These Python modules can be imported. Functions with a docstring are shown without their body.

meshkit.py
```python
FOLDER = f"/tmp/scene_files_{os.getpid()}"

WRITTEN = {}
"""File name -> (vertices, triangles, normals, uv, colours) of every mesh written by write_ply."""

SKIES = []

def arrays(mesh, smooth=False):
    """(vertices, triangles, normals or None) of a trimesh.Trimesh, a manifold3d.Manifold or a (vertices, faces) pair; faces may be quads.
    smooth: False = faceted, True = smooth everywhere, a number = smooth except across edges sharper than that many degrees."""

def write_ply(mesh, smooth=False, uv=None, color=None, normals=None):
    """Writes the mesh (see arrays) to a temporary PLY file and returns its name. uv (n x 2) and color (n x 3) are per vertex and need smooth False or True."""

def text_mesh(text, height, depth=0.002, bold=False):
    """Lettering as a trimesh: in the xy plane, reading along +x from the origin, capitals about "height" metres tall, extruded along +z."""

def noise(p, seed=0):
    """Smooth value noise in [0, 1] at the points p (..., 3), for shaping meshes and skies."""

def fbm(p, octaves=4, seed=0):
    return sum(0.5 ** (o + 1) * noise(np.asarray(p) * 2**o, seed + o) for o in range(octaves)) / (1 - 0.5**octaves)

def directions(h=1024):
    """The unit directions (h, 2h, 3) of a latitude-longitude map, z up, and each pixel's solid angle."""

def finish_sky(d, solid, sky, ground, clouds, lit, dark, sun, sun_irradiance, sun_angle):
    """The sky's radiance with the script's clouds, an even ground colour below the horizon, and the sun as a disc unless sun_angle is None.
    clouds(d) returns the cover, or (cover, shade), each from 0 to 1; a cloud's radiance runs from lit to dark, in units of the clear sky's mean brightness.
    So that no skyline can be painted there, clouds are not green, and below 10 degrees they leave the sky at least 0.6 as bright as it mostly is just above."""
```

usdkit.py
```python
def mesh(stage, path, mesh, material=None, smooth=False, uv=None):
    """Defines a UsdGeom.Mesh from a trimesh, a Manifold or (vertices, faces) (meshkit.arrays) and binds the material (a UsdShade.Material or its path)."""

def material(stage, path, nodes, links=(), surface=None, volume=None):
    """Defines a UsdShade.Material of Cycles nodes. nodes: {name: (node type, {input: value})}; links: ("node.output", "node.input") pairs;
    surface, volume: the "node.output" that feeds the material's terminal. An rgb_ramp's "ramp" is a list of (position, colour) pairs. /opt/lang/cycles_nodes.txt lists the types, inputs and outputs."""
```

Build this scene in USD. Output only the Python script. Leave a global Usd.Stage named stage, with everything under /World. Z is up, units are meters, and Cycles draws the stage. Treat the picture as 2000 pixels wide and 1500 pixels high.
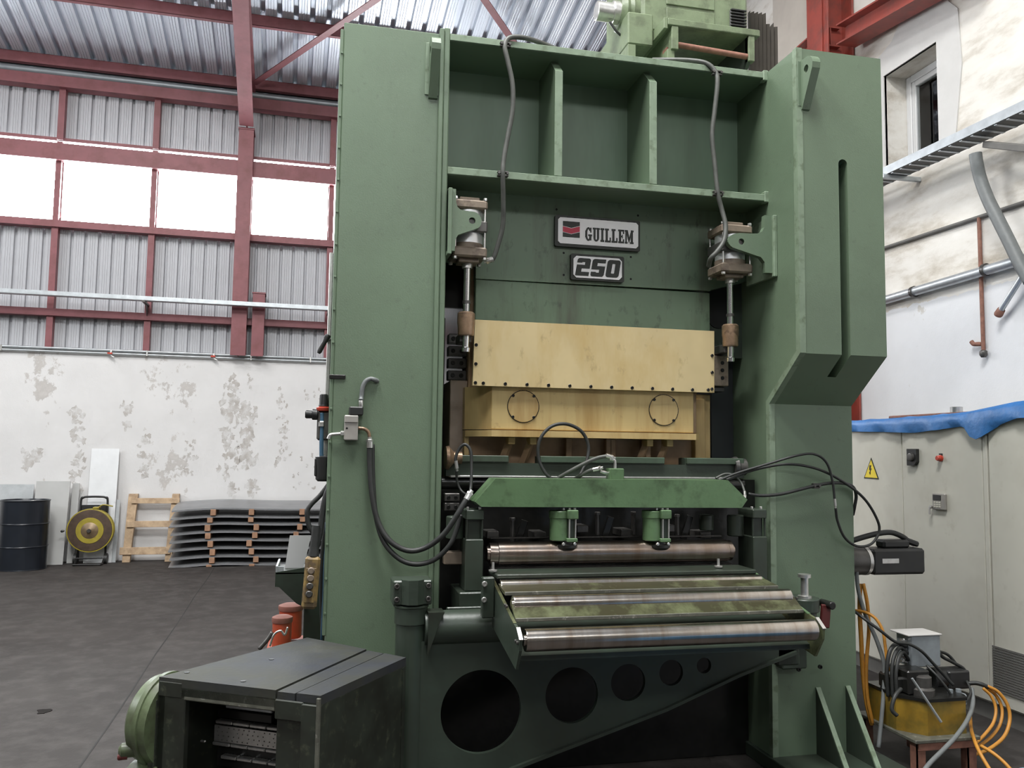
import math, random
import numpy as np
import trimesh
import usdkit
from pxr import Usd, UsdGeom, UsdLux, UsdShade, Gf, Sdf, Vt
from shapely.geometry import Polygon, box as sbox, Point
from shapely.ops import unary_union
from shapely import affinity
from scipy.spatial import ConvexHull
import manifold3d as m3

random.seed(7)
RNG = np.random.default_rng(7)
stage = Usd.Stage.CreateInMemory()
UsdGeom.SetStageUpAxis(stage, UsdGeom.Tokens.z)
UsdGeom.SetStageMetersPerUnit(stage, 1.0)
UsdGeom.Xform.Define(stage, '/World')
UsdGeom.Scope.Define(stage, '/World/Looks')

# ------------------------------------------------------------------ camera, sky, daylight and added fill, exposure
YAW, PITCH, ROLL, FOCAL, EYE = 12.67, 4.563, 0.772, 1643.3, np.array([0, 0, 1.6])
EXPOSURE = 0.24
SKY = 1.5
FRONT_FILL, SIDE_FILL, BACK_DAYLIGHT, ROOF_FILL = 3.0, 8.0, 25.0, 42.0


def camera_axes():
    y, p, r = map(math.radians, (YAW, PITCH, ROLL))
    f = np.array([math.sin(y) * math.cos(p), math.cos(y) * math.cos(p), math.sin(p)])
    s = np.cross(f, [0, 0, 1]); s /= np.linalg.norm(s)
    u = np.cross(s, f)
    return math.cos(r) * s + math.sin(r) * u, -math.sin(r) * s + math.cos(r) * u, f


RIGHT, UP, FWD = camera_axes()
cam = UsdGeom.Camera.Define(stage, '/World/camera')
cam.CreateHorizontalApertureAttr(36.0)
cam.CreateVerticalApertureAttr(27.0)
cam.CreateFocalLengthAttr(36.0 * FOCAL / 2000)
cam.CreateClippingRangeAttr(Gf.Vec2f(0.05, 200))
cam.CreateExposureAttr(EXPOSURE)
_m = np.eye(4); _m[0, :3], _m[1, :3], _m[2, :3], _m[3, :3] = RIGHT, UP, -FWD, EYE
cam.AddTransformOp().Set(Gf.Matrix4d(*_m.ravel().tolist()))

dome = UsdLux.DomeLight.Define(stage, '/World/sky')
dome.CreateIntensityAttr(SKY)
dome.CreateColorAttr(Gf.Vec3f(0.93, 0.97, 1.0))


def area_light(name, centre, target, w, h, power, color=(1, 1, 1)):
    L = UsdLux.RectLight.Define(stage, '/World/' + name)
    L.CreateWidthAttr(w); L.CreateHeightAttr(h); L.CreateIntensityAttr(power)
    L.CreateColorAttr(Gf.Vec3f(*color))
    c, t = np.array(centre, float), np.array(target, float)
    z = c - t; z /= np.linalg.norm(z)
    x = np.cross([0, 0, 1], z)
    x = x / np.linalg.norm(x) if np.linalg.norm(x) > 1e-6 else np.array([1.0, 0, 0])
    y = np.cross(z, x)
    m = np.eye(4); m[0, :3], m[1, :3], m[2, :3], m[3, :3] = x, y, z, c
    L.AddTransformOp().Set(Gf.Matrix4d(*m.ravel().tolist()))


# daylight in the back windows; unseen front, side and roof lamps added as fill
area_light('front_window_fill', (-1.0, -6.9, 7.5), (-1.0, 0, 7.5), 12.0, 1.1, FRONT_FILL, (1.0, 0.99, 0.96))
area_light('side_window_fill', (-9.9, 6.5, 5.4), (0, 6.5, 5.4), 6.0, 1.6, SIDE_FILL, (0.95, 0.98, 1.0))
area_light('back_window_daylight', (-2.35, 13.25, 5.3), (-2.1, 0, 15.0), 8.0, 1.2, BACK_DAYLIGHT, (0.95, 0.97, 1.0))
for _k, (_x, _y) in enumerate(((-2.6, 2.1), (0.9, 2.1), (-6.0, 7.6), (-3.0, 7.6))):
    area_light('roof_fill_%d' % _k, (_x, _y, 8.82 if _y < 3 else 7.9), (_x, _y, 0), 1.4, 3.0, ROOF_FILL if _y < 3 else .42 * ROOF_FILL, (1.0, 1.0, 0.98))  # added fill lamps under the roof sheet, with no openings above them


# ------------------------------------------------------------------ points
def at(px, py, x=None, y=None, z=None):
    """the point of a plane (x, y or z given) seen at a pixel of the 2000 x 1500 frame: how the photograph was measured"""
    d = (px - 1000) / FOCAL * RIGHT - (py - 750) / FOCAL * UP + FWD
    t = (x - EYE[0]) / d[0] if x is not None else (y - EYE[1]) / d[1] if y is not None else (z - EYE[2]) / d[2]
    return EYE + t * d


TH = math.radians(2.0)                       # the back wall stands 2 degrees off the press
WA = np.array([-2.5, 12.85, 0.0])
WU, WN = np.array([math.cos(TH), math.sin(TH), 0]), np.array([math.sin(TH), -math.cos(TH), 0])


def wall_pt(u, n, z): return WA + u * WU + n * WN + np.array([0, 0, z])


# ------------------------------------------------------------------ mesh helpers: every one returns (vertices, faces)
def join(*ms):
    vs, fs, k = [], [], 0
    for v, f in ms:
        vs.append(np.asarray(v, float)); fs.append(np.asarray(f, int) + k); k += len(v)
    return np.vstack(vs), np.vstack(fs)


def _hull(p):
    p = np.asarray(p, float); h = ConvexHull(p); c = p.mean(0); f = h.simplices.copy()
    n = np.cross(p[f[:, 1]] - p[f[:, 0]], p[f[:, 2]] - p[f[:, 0]])
    bad = (n * (p[f].mean(1) - c)).sum(1) < 0
    f[bad] = f[bad][:, ::-1]
    return p, f


_BOXF = np.array([[0, 3, 2], [0, 1, 3], [4, 7, 5], [4, 6, 7], [0, 5, 1], [0, 4, 5], [2, 7, 6], [2, 3, 7], [0, 6, 4], [0, 2, 6], [1, 7, 3], [1, 5, 7]])


def bx(x0, x1, y0, y1, z0, z1, b=0.0):
    x0, x1 = min(x0, x1), max(x0, x1); y0, y1 = min(y0, y1), max(y0, y1); z0, z1 = min(z0, z1), max(z0, z1)
    if b <= 0:
        v = np.array([[x, y, z] for x in (x0, x1) for y in (y0, y1) for z in (z0, z1)])
        return v, _BOXF
    b = min(b, (x1 - x0) / 2.2, (y1 - y0) / 2.2, (z1 - z0) / 2.2)
    p = []
    for x, sx in ((x0, 1), (x1, -1)):
        for y, sy in ((y0, 1), (y1, -1)):
            for z, sz in ((z0, 1), (z1, -1)):
                p += [[x, y + sy * b, z + sz * b], [x + sx * b, y, z + sz * b], [x + sx * b, y + sy * b, z]]
    return _hull(p)


def frame_of(d):
    d = np.asarray(d, float); d = d / np.linalg.norm(d)
    a = np.array([0, 0, 1.0]) if abs(d[2]) < 0.9 else np.array([1.0, 0, 0])
    u = np.cross(a, d); u /= np.linalg.norm(u)
    return u, np.cross(d, u), d


def lathe(p0, axis, prof, seg=20):
    """surface of revolution: prof = [(distance along axis, radius)]"""
    u, w, d = frame_of(axis); p0 = np.asarray(p0, float)
    a = np.linspace(0, 2 * math.pi, seg, endpoint=False) + math.pi / seg
    ring = np.outer(np.cos(a), u) + np.outer(np.sin(a), w)
    v = [p0 + d * prof[0][0]]
    for t, r in prof: v += list(p0 + d * t + ring * r)
    v.append(p0 + d * prof[-1][0]); v = np.array(v); f = []
    for i in range(seg):
        f.append([0, 1 + (i + 1) % seg, 1 + i])
    for k in range(len(prof) - 1):
        for i in range(seg):
            a0, a1, b0, b1 = 1 + k * seg + i, 1 + k * seg + (i + 1) % seg, 1 + (k + 1) * seg + i, 1 + (k + 1) * seg + (i + 1) % seg
            f += [[a0, a1, b1], [a0, b1, b0]]
    o = 1 + (len(prof) - 1) * seg; e = len(v) - 1
    for i in range(seg): f.append([e, o + i, o + (i + 1) % seg])
    return v, np.array(f)


def cyl(p0, p1, r, seg=20, b=0.0):
    p0, p1 = np.asarray(p0, float), np.asarray(p1, float); L = np.linalg.norm(p1 - p0)
    prof = [(0, r), (L, r)] if b <= 0 else [(0, r - b), (b, r), (L - b, r), (L, r - b)]
    return lathe(p0, p1 - p0, prof, seg)


def smooth_path(pts, n=8):
    p = np.asarray(pts, float)
    if len(p) < 3: return p
    q = np.vstack([2 * p[0] - p[1], p, 2 * p[-1] - p[-2]]); out = []
    for i in range(1, len(q) - 2):
        for t in np.linspace(0, 1, n, endpoint=False):
            a, b, c, d = q[i - 1], q[i], q[i + 1], q[i + 2]
            out.append(0.5 * (2 * b + (c - a) * t + (2 * a - 5 * b + 4 * c - d) * t * t + (3 * b - a - 3 * c + d) * t ** 3))
    out.append(p[-1])
    return np.array(out)


def tube(pts, r, seg=10, n=8, smooth=True, ribs=0.0):
    p = smooth_path(pts, n) if smooth else np.asarray(pts, float)
    t = np.gradient(p, axis=0); t /= np.linalg.norm(t, axis=1, keepdims=True) + 1e-12
    u = frame_of(t[0])[0]; v = []
    a = np.linspace(0, 2 * math.pi, seg, endpoint=False)
    for i in range(len(p)):
        u = u - t[i] * (u @ t[i]); u /= np.linalg.norm(u); w = np.cross(t[i], u)
        rr = r * (1 + (ribs if i % 2 else 0))
        v += list(p[i] + rr * (np.outer(np.cos(a), u) + np.outer(np.sin(a), w)))
    f, m = [], len(p)
    for k in range(m - 1):
        for i in range(seg):
            a0, a1 = k * seg + i, k * seg + (i + 1) % seg
            f += [[a0, a1, a1 + seg], [a0, a1 + seg, a0 + seg]]
    v = np.vstack([v, p[0], p[-1]])
    for i in range(seg):
        f.append([m * seg, (i + 1) % seg, i]); f.append([m * seg + 1, (m - 1) * seg + i, (m - 1) * seg + (i + 1) % seg])
    return v, np.array(f)


def prism(poly, a, b, axis='y'):
    """extrude a polygon: axis y -> polygon in (x, z); x -> (y, z); z -> (x, y)"""
    if not hasattr(poly, 'geom_type'): poly = Polygon(poly)
    out = []
    for g in getattr(poly, 'geoms', [poly]):
        m = trimesh.creation.extrude_polygon(g, abs(b - a), engine='earcut')
        v, f = np.array(m.vertices), np.array(m.faces); lo = min(a, b)
        if axis == 'y': v, f = np.c_[v[:, 0], v[:, 2] + lo, v[:, 1]], f[:, ::-1]
        elif axis == 'x': v = np.c_[v[:, 2] + lo, v[:, 0], v[:, 1]]
        else: v = np.c_[v[:, 0], v[:, 1], v[:, 2] + lo]
        out.append((v, f))
    return join(*out)


def bar(p0, p1, w, h, up=(0, 0, 1), b=0.0):
    """a rectangular bar from p0 to p1; h measured along up"""
    p0, p1 = np.asarray(p0, float), np.asarray(p1, float); d = p1 - p0; L = np.linalg.norm(d); d = d / L
    s = np.cross(d, up); s /= np.linalg.norm(s); u = np.cross(s, d)
    v, f = bx(0, L, -w / 2, w / 2, -h / 2, h / 2, b)
    return p0 + np.outer(v[:, 0], d) + np.outer(v[:, 1], -s) + np.outer(v[:, 2], u), f


def mani(m): return m3.Manifold(m3.Mesh(np.asarray(m[0], np.float32), np.asarray(m[1], np.uint32)))


def cut(a, *bs):
    r = mani(a)
    for b in bs: r = r - mani(b)
    o = r.to_mesh()
    return np.array(o.vert_properties[:, :3], float), np.array(o.tri_verts, int)


def rotz(m, ang, c=(0, 0, 0)):
    v, f = m; c = np.asarray(c, float); s, k = math.sin(ang), math.cos(ang)
    R = np.array([[k, -s, 0], [s, k, 0], [0, 0, 1]])
    return (np.asarray(v) - c) @ R.T + c, f


def moved(m, d): return np.asarray(m[0]) + np.asarray(d, float), m[1]


def hexhead(p, axis, r, h): return lathe(p, axis, [(0, r), (h * .8, r), (h, r * .8)], 6)


def sockethead(p, axis, r, h): return lathe(p, axis, [(0, r), (h * .85, r), (h, r * .85), (h, r * .5), (h * .4, r * .45)], 10)


# ------------------------------------------------------------------ things and parts
USED, BASE = {}, {}


def _numbered(parent, name):
    k = USED.get((parent, name), 0); USED[(parent, name)] = k + 1
    return f'{parent}/{name}' + (f'_{k:03d}' if k else '')


def _data(prim, label=None, cat=None, group=None, kind=None):
    for k, v in (('label', label), ('category', cat), ('group', group), ('kind', kind)):
        if v: prim.SetCustomDataByKey(k, v)


def thing(name, label, cat, base=(0, 0, 0), group=None, kind=None, rot=0.0):
    p = _numbered('/World', name); x = UsdGeom.Xform.Define(stage, p)
    x.AddTranslateOp().Set(Gf.Vec3d(*map(float, base)))
    if rot: x.AddRotateZOp().Set(math.degrees(rot))
    BASE[p] = (np.array(base, float), rot)
    _data(x.GetPrim(), label, cat, group, kind)
    return p


def part(parent, name, mesh, mat, label=None, smooth=False, local=False, kind=None):
    p = _numbered(parent, name); b, r = BASE[parent]; v, f = mesh
    v = np.asarray(v, float)
    if not local and (b.any() or r):
        v = v - b
        if r:
            s, k = math.sin(-r), math.cos(-r); v = v @ np.array([[k, -s, 0], [s, k, 0], [0, 0, 1]]).T
    m = usdkit.mesh(stage, p, (v, f), '/World/Looks/' + mat, smooth)
    BASE[p] = (b, r)
    _data(m.GetPrim(), label, kind=kind)
    return p


def single(name, mesh, mat, label, cat, base=None, group=None, kind=None, smooth=False):
    p = _numbered('/World', name); v, f = mesh; v = np.asarray(v, float)
    if base is None:
        base = np.array([v[:, 0].mean(), v[:, 1].mean(), v[:, 2].min()])
    base = np.asarray(base, float)
    m = usdkit.mesh(stage, p, (v - base, f), '/World/Looks/' + mat, smooth)
    m.AddTranslateOp().Set(Gf.Vec3d(*map(float, base)))
    BASE[p] = (base, 0.0)
    _data(m.GetPrim(), label, cat, group, kind)
    return p


def copy_of(src, base, label, rot=0.0):
    was = stage.GetPrimAtPath(src); name = src.rsplit('/', 1)[1]
    p = _numbered('/World', name); x = UsdGeom.Xform.Define(stage, p)
    x.GetPrim().GetReferences().AddInternalReference(src)
    x.ClearXformOpOrder()
    x.AddTranslateOp().Set(Gf.Vec3d(*map(float, base)))
    if rot: x.AddRotateZOp().Set(math.degrees(rot))
    x.GetPrim().SetInstanceable(True)
    cd = was.GetCustomData()
    _data(x.GetPrim(), label, cd.get('category'), cd.get('group'), cd.get('kind'))
    return p


# ------------------------------------------------------------------ materials
def mat(name, col, rough=0.5, metal=0.0, var=0.12, scale=3.0, dirt=None, amt=0.35, dscale=2.0, stretch=(1, 1, 1), soft=0.12,
        bump=0.0, bscale=60.0, spec=0.5, dirt2=None, amt2=0.3, d2scale=20.0, stretch2=(1, 1, 1), drough=None):
    """paint or bare metal: two tones of the colour in cloudy patches; dirt and dirt2 are stains with shapes of their own"""
    c = np.array(col, float)
    n = {'g': ('geometry', {}), 'n': ('noise_texture', {'scale': scale, 'detail': 4.0, 'roughness': 0.6}),
         'r': ('rgb_ramp', {'ramp': [(0.3, c * (1 - var)), (0.7, np.minimum(c * (1 + var), 1))]}),
         'p': ('principled_bsdf', {'roughness': rough, 'metallic': metal, 'specular_ior_level': spec})}
    L = [('g.position', 'n.vector'), ('n.fac', 'r.fac')]; last = 'r.color'
    for k, (d, a, s, st) in enumerate(((dirt, amt, dscale, stretch), (dirt2, amt2, d2scale, stretch2))):
        if d is None: continue
        n[f'm{k}'] = ('mapping', {'scale': st, 'location': (3.1 * k + 1.7, 5.3, 2.2)})
        n[f'd{k}'] = ('noise_texture', {'scale': s, 'detail': 6.0, 'roughness': 0.62})
        t = 0.72 - 0.45 * a
        n[f'e{k}'] = ('rgb_ramp', {'ramp': [(max(t - soft / 2, 0), (0, 0, 0)), (min(t + soft / 2, 1), (1, 1, 1))]})
        n[f'x{k}'] = ('mix_color', {'b': tuple(d)})
        L += [('g.position', f'm{k}.vector'), (f'm{k}.vector', f'd{k}.vector'), (f'd{k}.fac', f'e{k}.fac'), (f'e{k}.color', f'x{k}.fac'), (last, f'x{k}.a')]
        last = f'x{k}.result'
    L.append((last, 'p.base_color'))
    if drough is not None and dirt is not None:
        n['dr'] = ('mix_float', {'a': rough, 'b': drough}); L += [('e0.color', 'dr.fac'), ('dr.result', 'p.roughness')]
    if bump > 0:
        n['bn'] = ('noise_texture', {'scale': bscale, 'detail': 4.0})
        n['b'] = ('bump', {'strength': bump, 'distance': 0.01})
        L += [('g.position', 'bn.vector'), ('bn.fac', 'b.height'), ('b.normal', 'p.normal')]
    return usdkit.material(stage, '/World/Looks/' + name, n, L, surface='p.BSDF')


GREEN = (0.128, 0.180, 0.118)
mat('press_green', GREEN, 0.42, var=0.06, scale=1.3, dirt=(0.108, 0.145, 0.097), amt=0.16, dscale=1.6, soft=0.35, dirt2=(0.08, 0.095, 0.07), amt2=-0.13, d2scale=22, bump=0.05, bscale=140)
mat('edge_green', (0.19, 0.25, 0.175), 0.45, var=0.15, scale=9, dirt=(0.12, 0.16, 0.10), amt=0.3, dscale=14)
mat('apron_green', (0.125, 0.182, 0.118), 0.42, var=0.10, scale=2.0, dirt=(0.075, 0.075, 0.055), amt=0.22, dscale=2.4, stretch=(2.2, 1, .35), soft=0.25, dirt2=(0.03, 0.035, 0.028), amt2=0.06, d2scale=17, stretch2=(1, 1, .6), bump=0.04)
mat('web_green_lit', (0.165, 0.235, 0.165), 0.42, var=0.08, scale=2.0, dirt=(0.12, 0.165, 0.115), amt=0.2, dscale=2.0, stretch=(2, 1, .4), soft=0.3)  # lighter than the apron green, painting light into the shaded pockets
mat('bright_green', (0.098, 0.168, 0.082), 0.33, var=0.12, scale=5, dirt=(0.045, 0.07, 0.035), amt=0.26, dscale=7, soft=0.2, bump=0.05)
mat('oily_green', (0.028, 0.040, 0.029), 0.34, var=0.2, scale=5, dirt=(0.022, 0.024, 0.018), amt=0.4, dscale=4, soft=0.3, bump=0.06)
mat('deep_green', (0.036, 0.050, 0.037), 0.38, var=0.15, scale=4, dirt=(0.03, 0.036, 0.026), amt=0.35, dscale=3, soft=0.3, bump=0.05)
mat('rear_green', (0.062, 0.095, 0.064), 0.4, var=.12, scale=5, dirt=(0.035, 0.04, 0.028), amt=.35, dscale=5, soft=.3)
mat('deck_green', (0.115, 0.13, 0.065), 0.32, var=0.15, scale=7, dirt=(0.04, 0.038, 0.02), amt=0.68, dscale=6, stretch=(1, .7, 1), soft=0.2, bump=0.05, drough=.22)
mat('motor_green', (0.155, 0.195, 0.115), 0.42, var=0.10, scale=12, dirt=(0.11, 0.135, 0.08), amt=0.35, dscale=8, bump=0.1, bscale=60)
mat('coil_motor_green', (0.115, 0.155, 0.08), 0.36, var=0.15, scale=9, dirt=(0.05, 0.055, 0.03), amt=0.5, dscale=7, soft=0.3)
mat('cabinet_top', (0.036, 0.039, 0.047), 0.6, spec=.14, var=0.15, scale=6, dirt=(0.05, 0.05, 0.035), amt=0.4, dscale=3, soft=0.4, bump=0.08, bscale=50)
mat('cabinet_side', (0.030, 0.036, 0.027), 0.4, var=0.2, scale=5, dirt=(0.016, 0.016, 0.012), amt=0.4, dscale=6, soft=.3, dirt2=(0.10, 0.11, 0.07), amt2=0.03, d2scale=25)
mat('worn_edge', (0.10, 0.10, 0.08), 0.45, var=0.3, scale=20, dirt=(0.3, 0.29, 0.26), amt=0.15, dscale=30)
mat('cream', (0.56, 0.445, 0.24), 0.45, var=0.07, scale=3, dirt=(0.46, 0.32, 0.12), amt=0.28, dscale=3.0, stretch=(1.5, 1, .6), soft=0.3, dirt2=(0.17, 0.12, 0.05), amt2=-0.07, d2scale=11, stretch2=(1.4, 1, .7))
mat('cream_stained', (0.50, 0.365, 0.165), 0.42, var=0.10, scale=3, dirt=(0.32, 0.19, 0.06), amt=0.36, dscale=4, stretch=(2.2, 1, .3), soft=0.3)
mat('cream_brown', (0.40, 0.265, 0.155), 0.45, var=0.14, scale=4, dirt=(0.20, 0.12, 0.06), amt=0.4, dscale=4, soft=.3)
mat('ram_pink', (0.34, 0.26, 0.20), 0.5, var=0.12, scale=4, dirt=(0.18, 0.13, 0.09), amt=0.3, dscale=5, soft=.3)
mat('brown_cast', (0.21, 0.165, 0.125), 0.5, metal=.2, var=0.15, scale=14, dirt=(0.12, 0.09, 0.07), amt=0.3, dscale=12)
mat('coupling', (0.30, 0.20, 0.13), 0.35, metal=.6, var=0.25, scale=22, dirt=(0.15, 0.10, 0.07), amt=0.3, dscale=18)
mat('aluminium', (0.78, 0.78, 0.79), 0.42, metal=.85, var=0.04, scale=5)
mat('chrome', (0.80, 0.80, 0.82), 0.14, metal=1, var=0.04, scale=5)
mat('zinc', (0.60, 0.59, 0.57), 0.35, metal=.9, var=0.12, scale=30)
mat('galvanised', (0.50, 0.53, 0.55), 0.42, metal=.7, var=0.12, scale=12)
mat('roller_steel', (0.50, 0.47, 0.44), 0.20, metal=1, var=0.14, scale=16, dirt=(0.33, 0.27, 0.22), amt=0.4, dscale=1.0, stretch=(22, .01, .01), soft=0.4)
mat('roller_worn', (0.40, 0.35, 0.32), 0.24, metal=1, var=0.14, scale=16, dirt=(0.26, 0.18, 0.13), amt=0.45, dscale=1.0, stretch=(14, .01, .01), soft=0.5)
mat('dark_steel', (0.10, 0.095, 0.09), 0.38, metal=.6, var=0.25, scale=12)
mat('black_oil_and_shade', (0.012, 0.012, 0.011), 0.25, var=0.3, scale=12, bump=0.1, bscale=30)  # oily black; also paints the shade in gaps and under the arm
mat('slate', (0.032, 0.036, 0.038), 0.5, var=.2, scale=3)
mat('cream_low', (0.52, 0.385, 0.17), 0.43, var=0.08, scale=3, dirt=(0.36, 0.22, 0.07), amt=0.30, dscale=3.5, stretch=(2.4, 1, .25), soft=0.3, dirt2=(0.13, 0.09, 0.035), amt2=-.12, d2scale=15)
mat('black_plastic', (0.018, 0.018, 0.018), 0.42, var=0.2, scale=15)
mat('black_rubber', (0.022, 0.023, 0.022), 0.5, var=0.2, scale=20)
mat('grey_hose', (0.075, 0.078, 0.07), 0.5, var=0.2, scale=20)
mat('grey_conduit', (0.15, 0.16, 0.16), 0.5, var=0.1, scale=20)
mat('orange_cable', (0.50, 0.22, 0.03), 0.5, var=0.12, scale=14)  # orange darkened to carry the dimness around the pump
mat('hole_black', (0.006, 0.006, 0.006), 0.8, var=0)
mat('red_steel', (0.225, 0.075, 0.085), 0.5, var=0.12, scale=3, dirt=(0.17, 0.05, 0.05), amt=0.25, dscale=5, soft=.3)  # mauve shift in the base colour paints in the haze
mat('red_oxide', (0.30, 0.056, 0.040), 0.5, var=0.14, scale=4, dirt=(0.15, 0.05, 0.04), amt=0.25, dscale=6, soft=.3)
mat('rust', (0.22, 0.10, 0.07), 0.7, var=0.25, scale=25)
mat('cladding', (0.42, 0.425, 0.45), 0.5, var=0.04, scale=2, metal=.1)
mat('cladding_groove', (0.13, 0.135, 0.14), 0.6, var=0.05)
mat('roof_metal', (0.60, 0.65, 0.72), 0.40, metal=.35, var=0.04, scale=2)
mat('closure_dark', (0.07, 0.08, 0.085), 0.6, var=0.2, scale=8)
mat('gutter', (0.30, 0.33, 0.35), 0.4, metal=.4, var=0.1, scale=6)
mat('ribbed_dark', (0.075, 0.065, 0.055), 0.55, var=0.2, scale=5)
mat('white_metal', (0.78, 0.79, 0.80), 0.35, metal=.2, var=0.05, scale=4, dirt=(0.35, 0.35, 0.36), amt=0.05, dscale=9)
mat('dull_sheet', (0.44, 0.44, 0.43), 0.5, var=0.06, scale=3)
mat('pale_sheet', (0.45, 0.47, 0.48), 0.4, metal=.3, var=0.15, scale=5)
mat('sheet_steel', (0.27, 0.275, 0.285), 0.38, metal=.4, var=0.12, scale=4)
mat('pallet_wood', (0.50, 0.36, 0.23), 0.7, var=0.2, scale=7, dirt=(0.30, 0.20, 0.12), amt=0.3, dscale=9, soft=.25, bump=.15, bscale=50)
mat('block_wood', (0.34, 0.19, 0.115), 0.7, var=0.2, scale=15)
mat('drum_navy', (0.011, 0.014, 0.020), 0.30, var=0.2, scale=5)
mat('reel_yellow', (0.33, 0.265, 0.035), 0.42, var=0.15, scale=12, dirt=(0.20, 0.13, 0.03), amt=0.25, dscale=8)
mat('reel_dark', (0.075, 0.048, 0.032), 0.5, var=0.25, scale=15)
mat('reel_bronze', (0.24, 0.17, 0.10), 0.38, metal=.4, var=0.2, scale=15)
mat('pendant_yellow', (0.22, 0.145, 0.05), 0.6, var=0.2, scale=25, dirt=(0.11, 0.075, 0.04), amt=0.5, dscale=16, dirt2=(0.55, 0.38, 0.05), amt2=0.08, d2scale=35)
mat('orange_red', (0.40, 0.06, 0.022), 0.5, var=0.15, scale=14, dirt=(0.30, 0.06, 0.03), amt=0.25, dscale=14)
mat('orange_top', (0.20, 0.075, 0.055), 0.7, var=0.15, scale=16)
mat('valve_grey', (0.33, 0.31, 0.285), 0.45, metal=.2, var=0.08, scale=20)
mat('blue_hose', (0.055, 0.12, 0.19), 0.4, var=0.1)
mat('red_ring', (0.5, 0.06, 0.035), 0.4, var=0.1)
mat('red_lever', (0.11, 0.02, 0.018), 0.45, var=0.15)
mat('brass', (0.62, 0.48, 0.26), 0.3, metal=1, var=0.1)
mat('cabinet_beige', (0.62, 0.60, 0.53), 0.45, var=0.04, scale=2, dirt=(0.50, 0.47, 0.40), amt=0.12, dscale=1.6, soft=.35, dirt2=(0.46, 0.43, 0.36), amt2=-0.1, d2scale=9)
mat('plinth_grey', (0.14, 0.135, 0.125), 0.7, var=0.1, scale=6)
mat('tarp_blue', (0.035, 0.17, 0.46), 0.45, var=0.14, scale=9, bump=.2, bscale=35)
mat('sheet_blue', (0.14, 0.33, 0.58), 0.45, var=.1, scale=8, bump=.2, bscale=30)
mat('sign_white', (0.88, 0.86, 0.86), 0.4, var=0.02)
mat('sign_black', (0.018, 0.02, 0.016), 0.5, var=0.05)
mat('sign_red', (0.50, 0.018, 0.055), 0.4, var=0.03)
mat('sign_yellow', (0.78, 0.60, 0.05), 0.45, var=0.04)
mat('screen', (0.03, 0.03, 0.032), 0.25, var=0.05)
mat('pump_yellow', (0.26, 0.155, 0.018), 0.42, var=0.15, scale=12, dirt=(0.09, 0.08, 0.02), amt=0.42, dscale=7, soft=.3)  # yellow darkened to paint in the dim area by the pump
mat('pump_grey', (0.30, 0.33, 0.35), 0.4, metal=.3, var=0.12, scale=14)
mat('pvc_white', (0.62, 0.60, 0.58), 0.4, var=0.04)
mat('paper', (0.50, 0.49, 0.50), 0.7, var=0.03)


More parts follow.
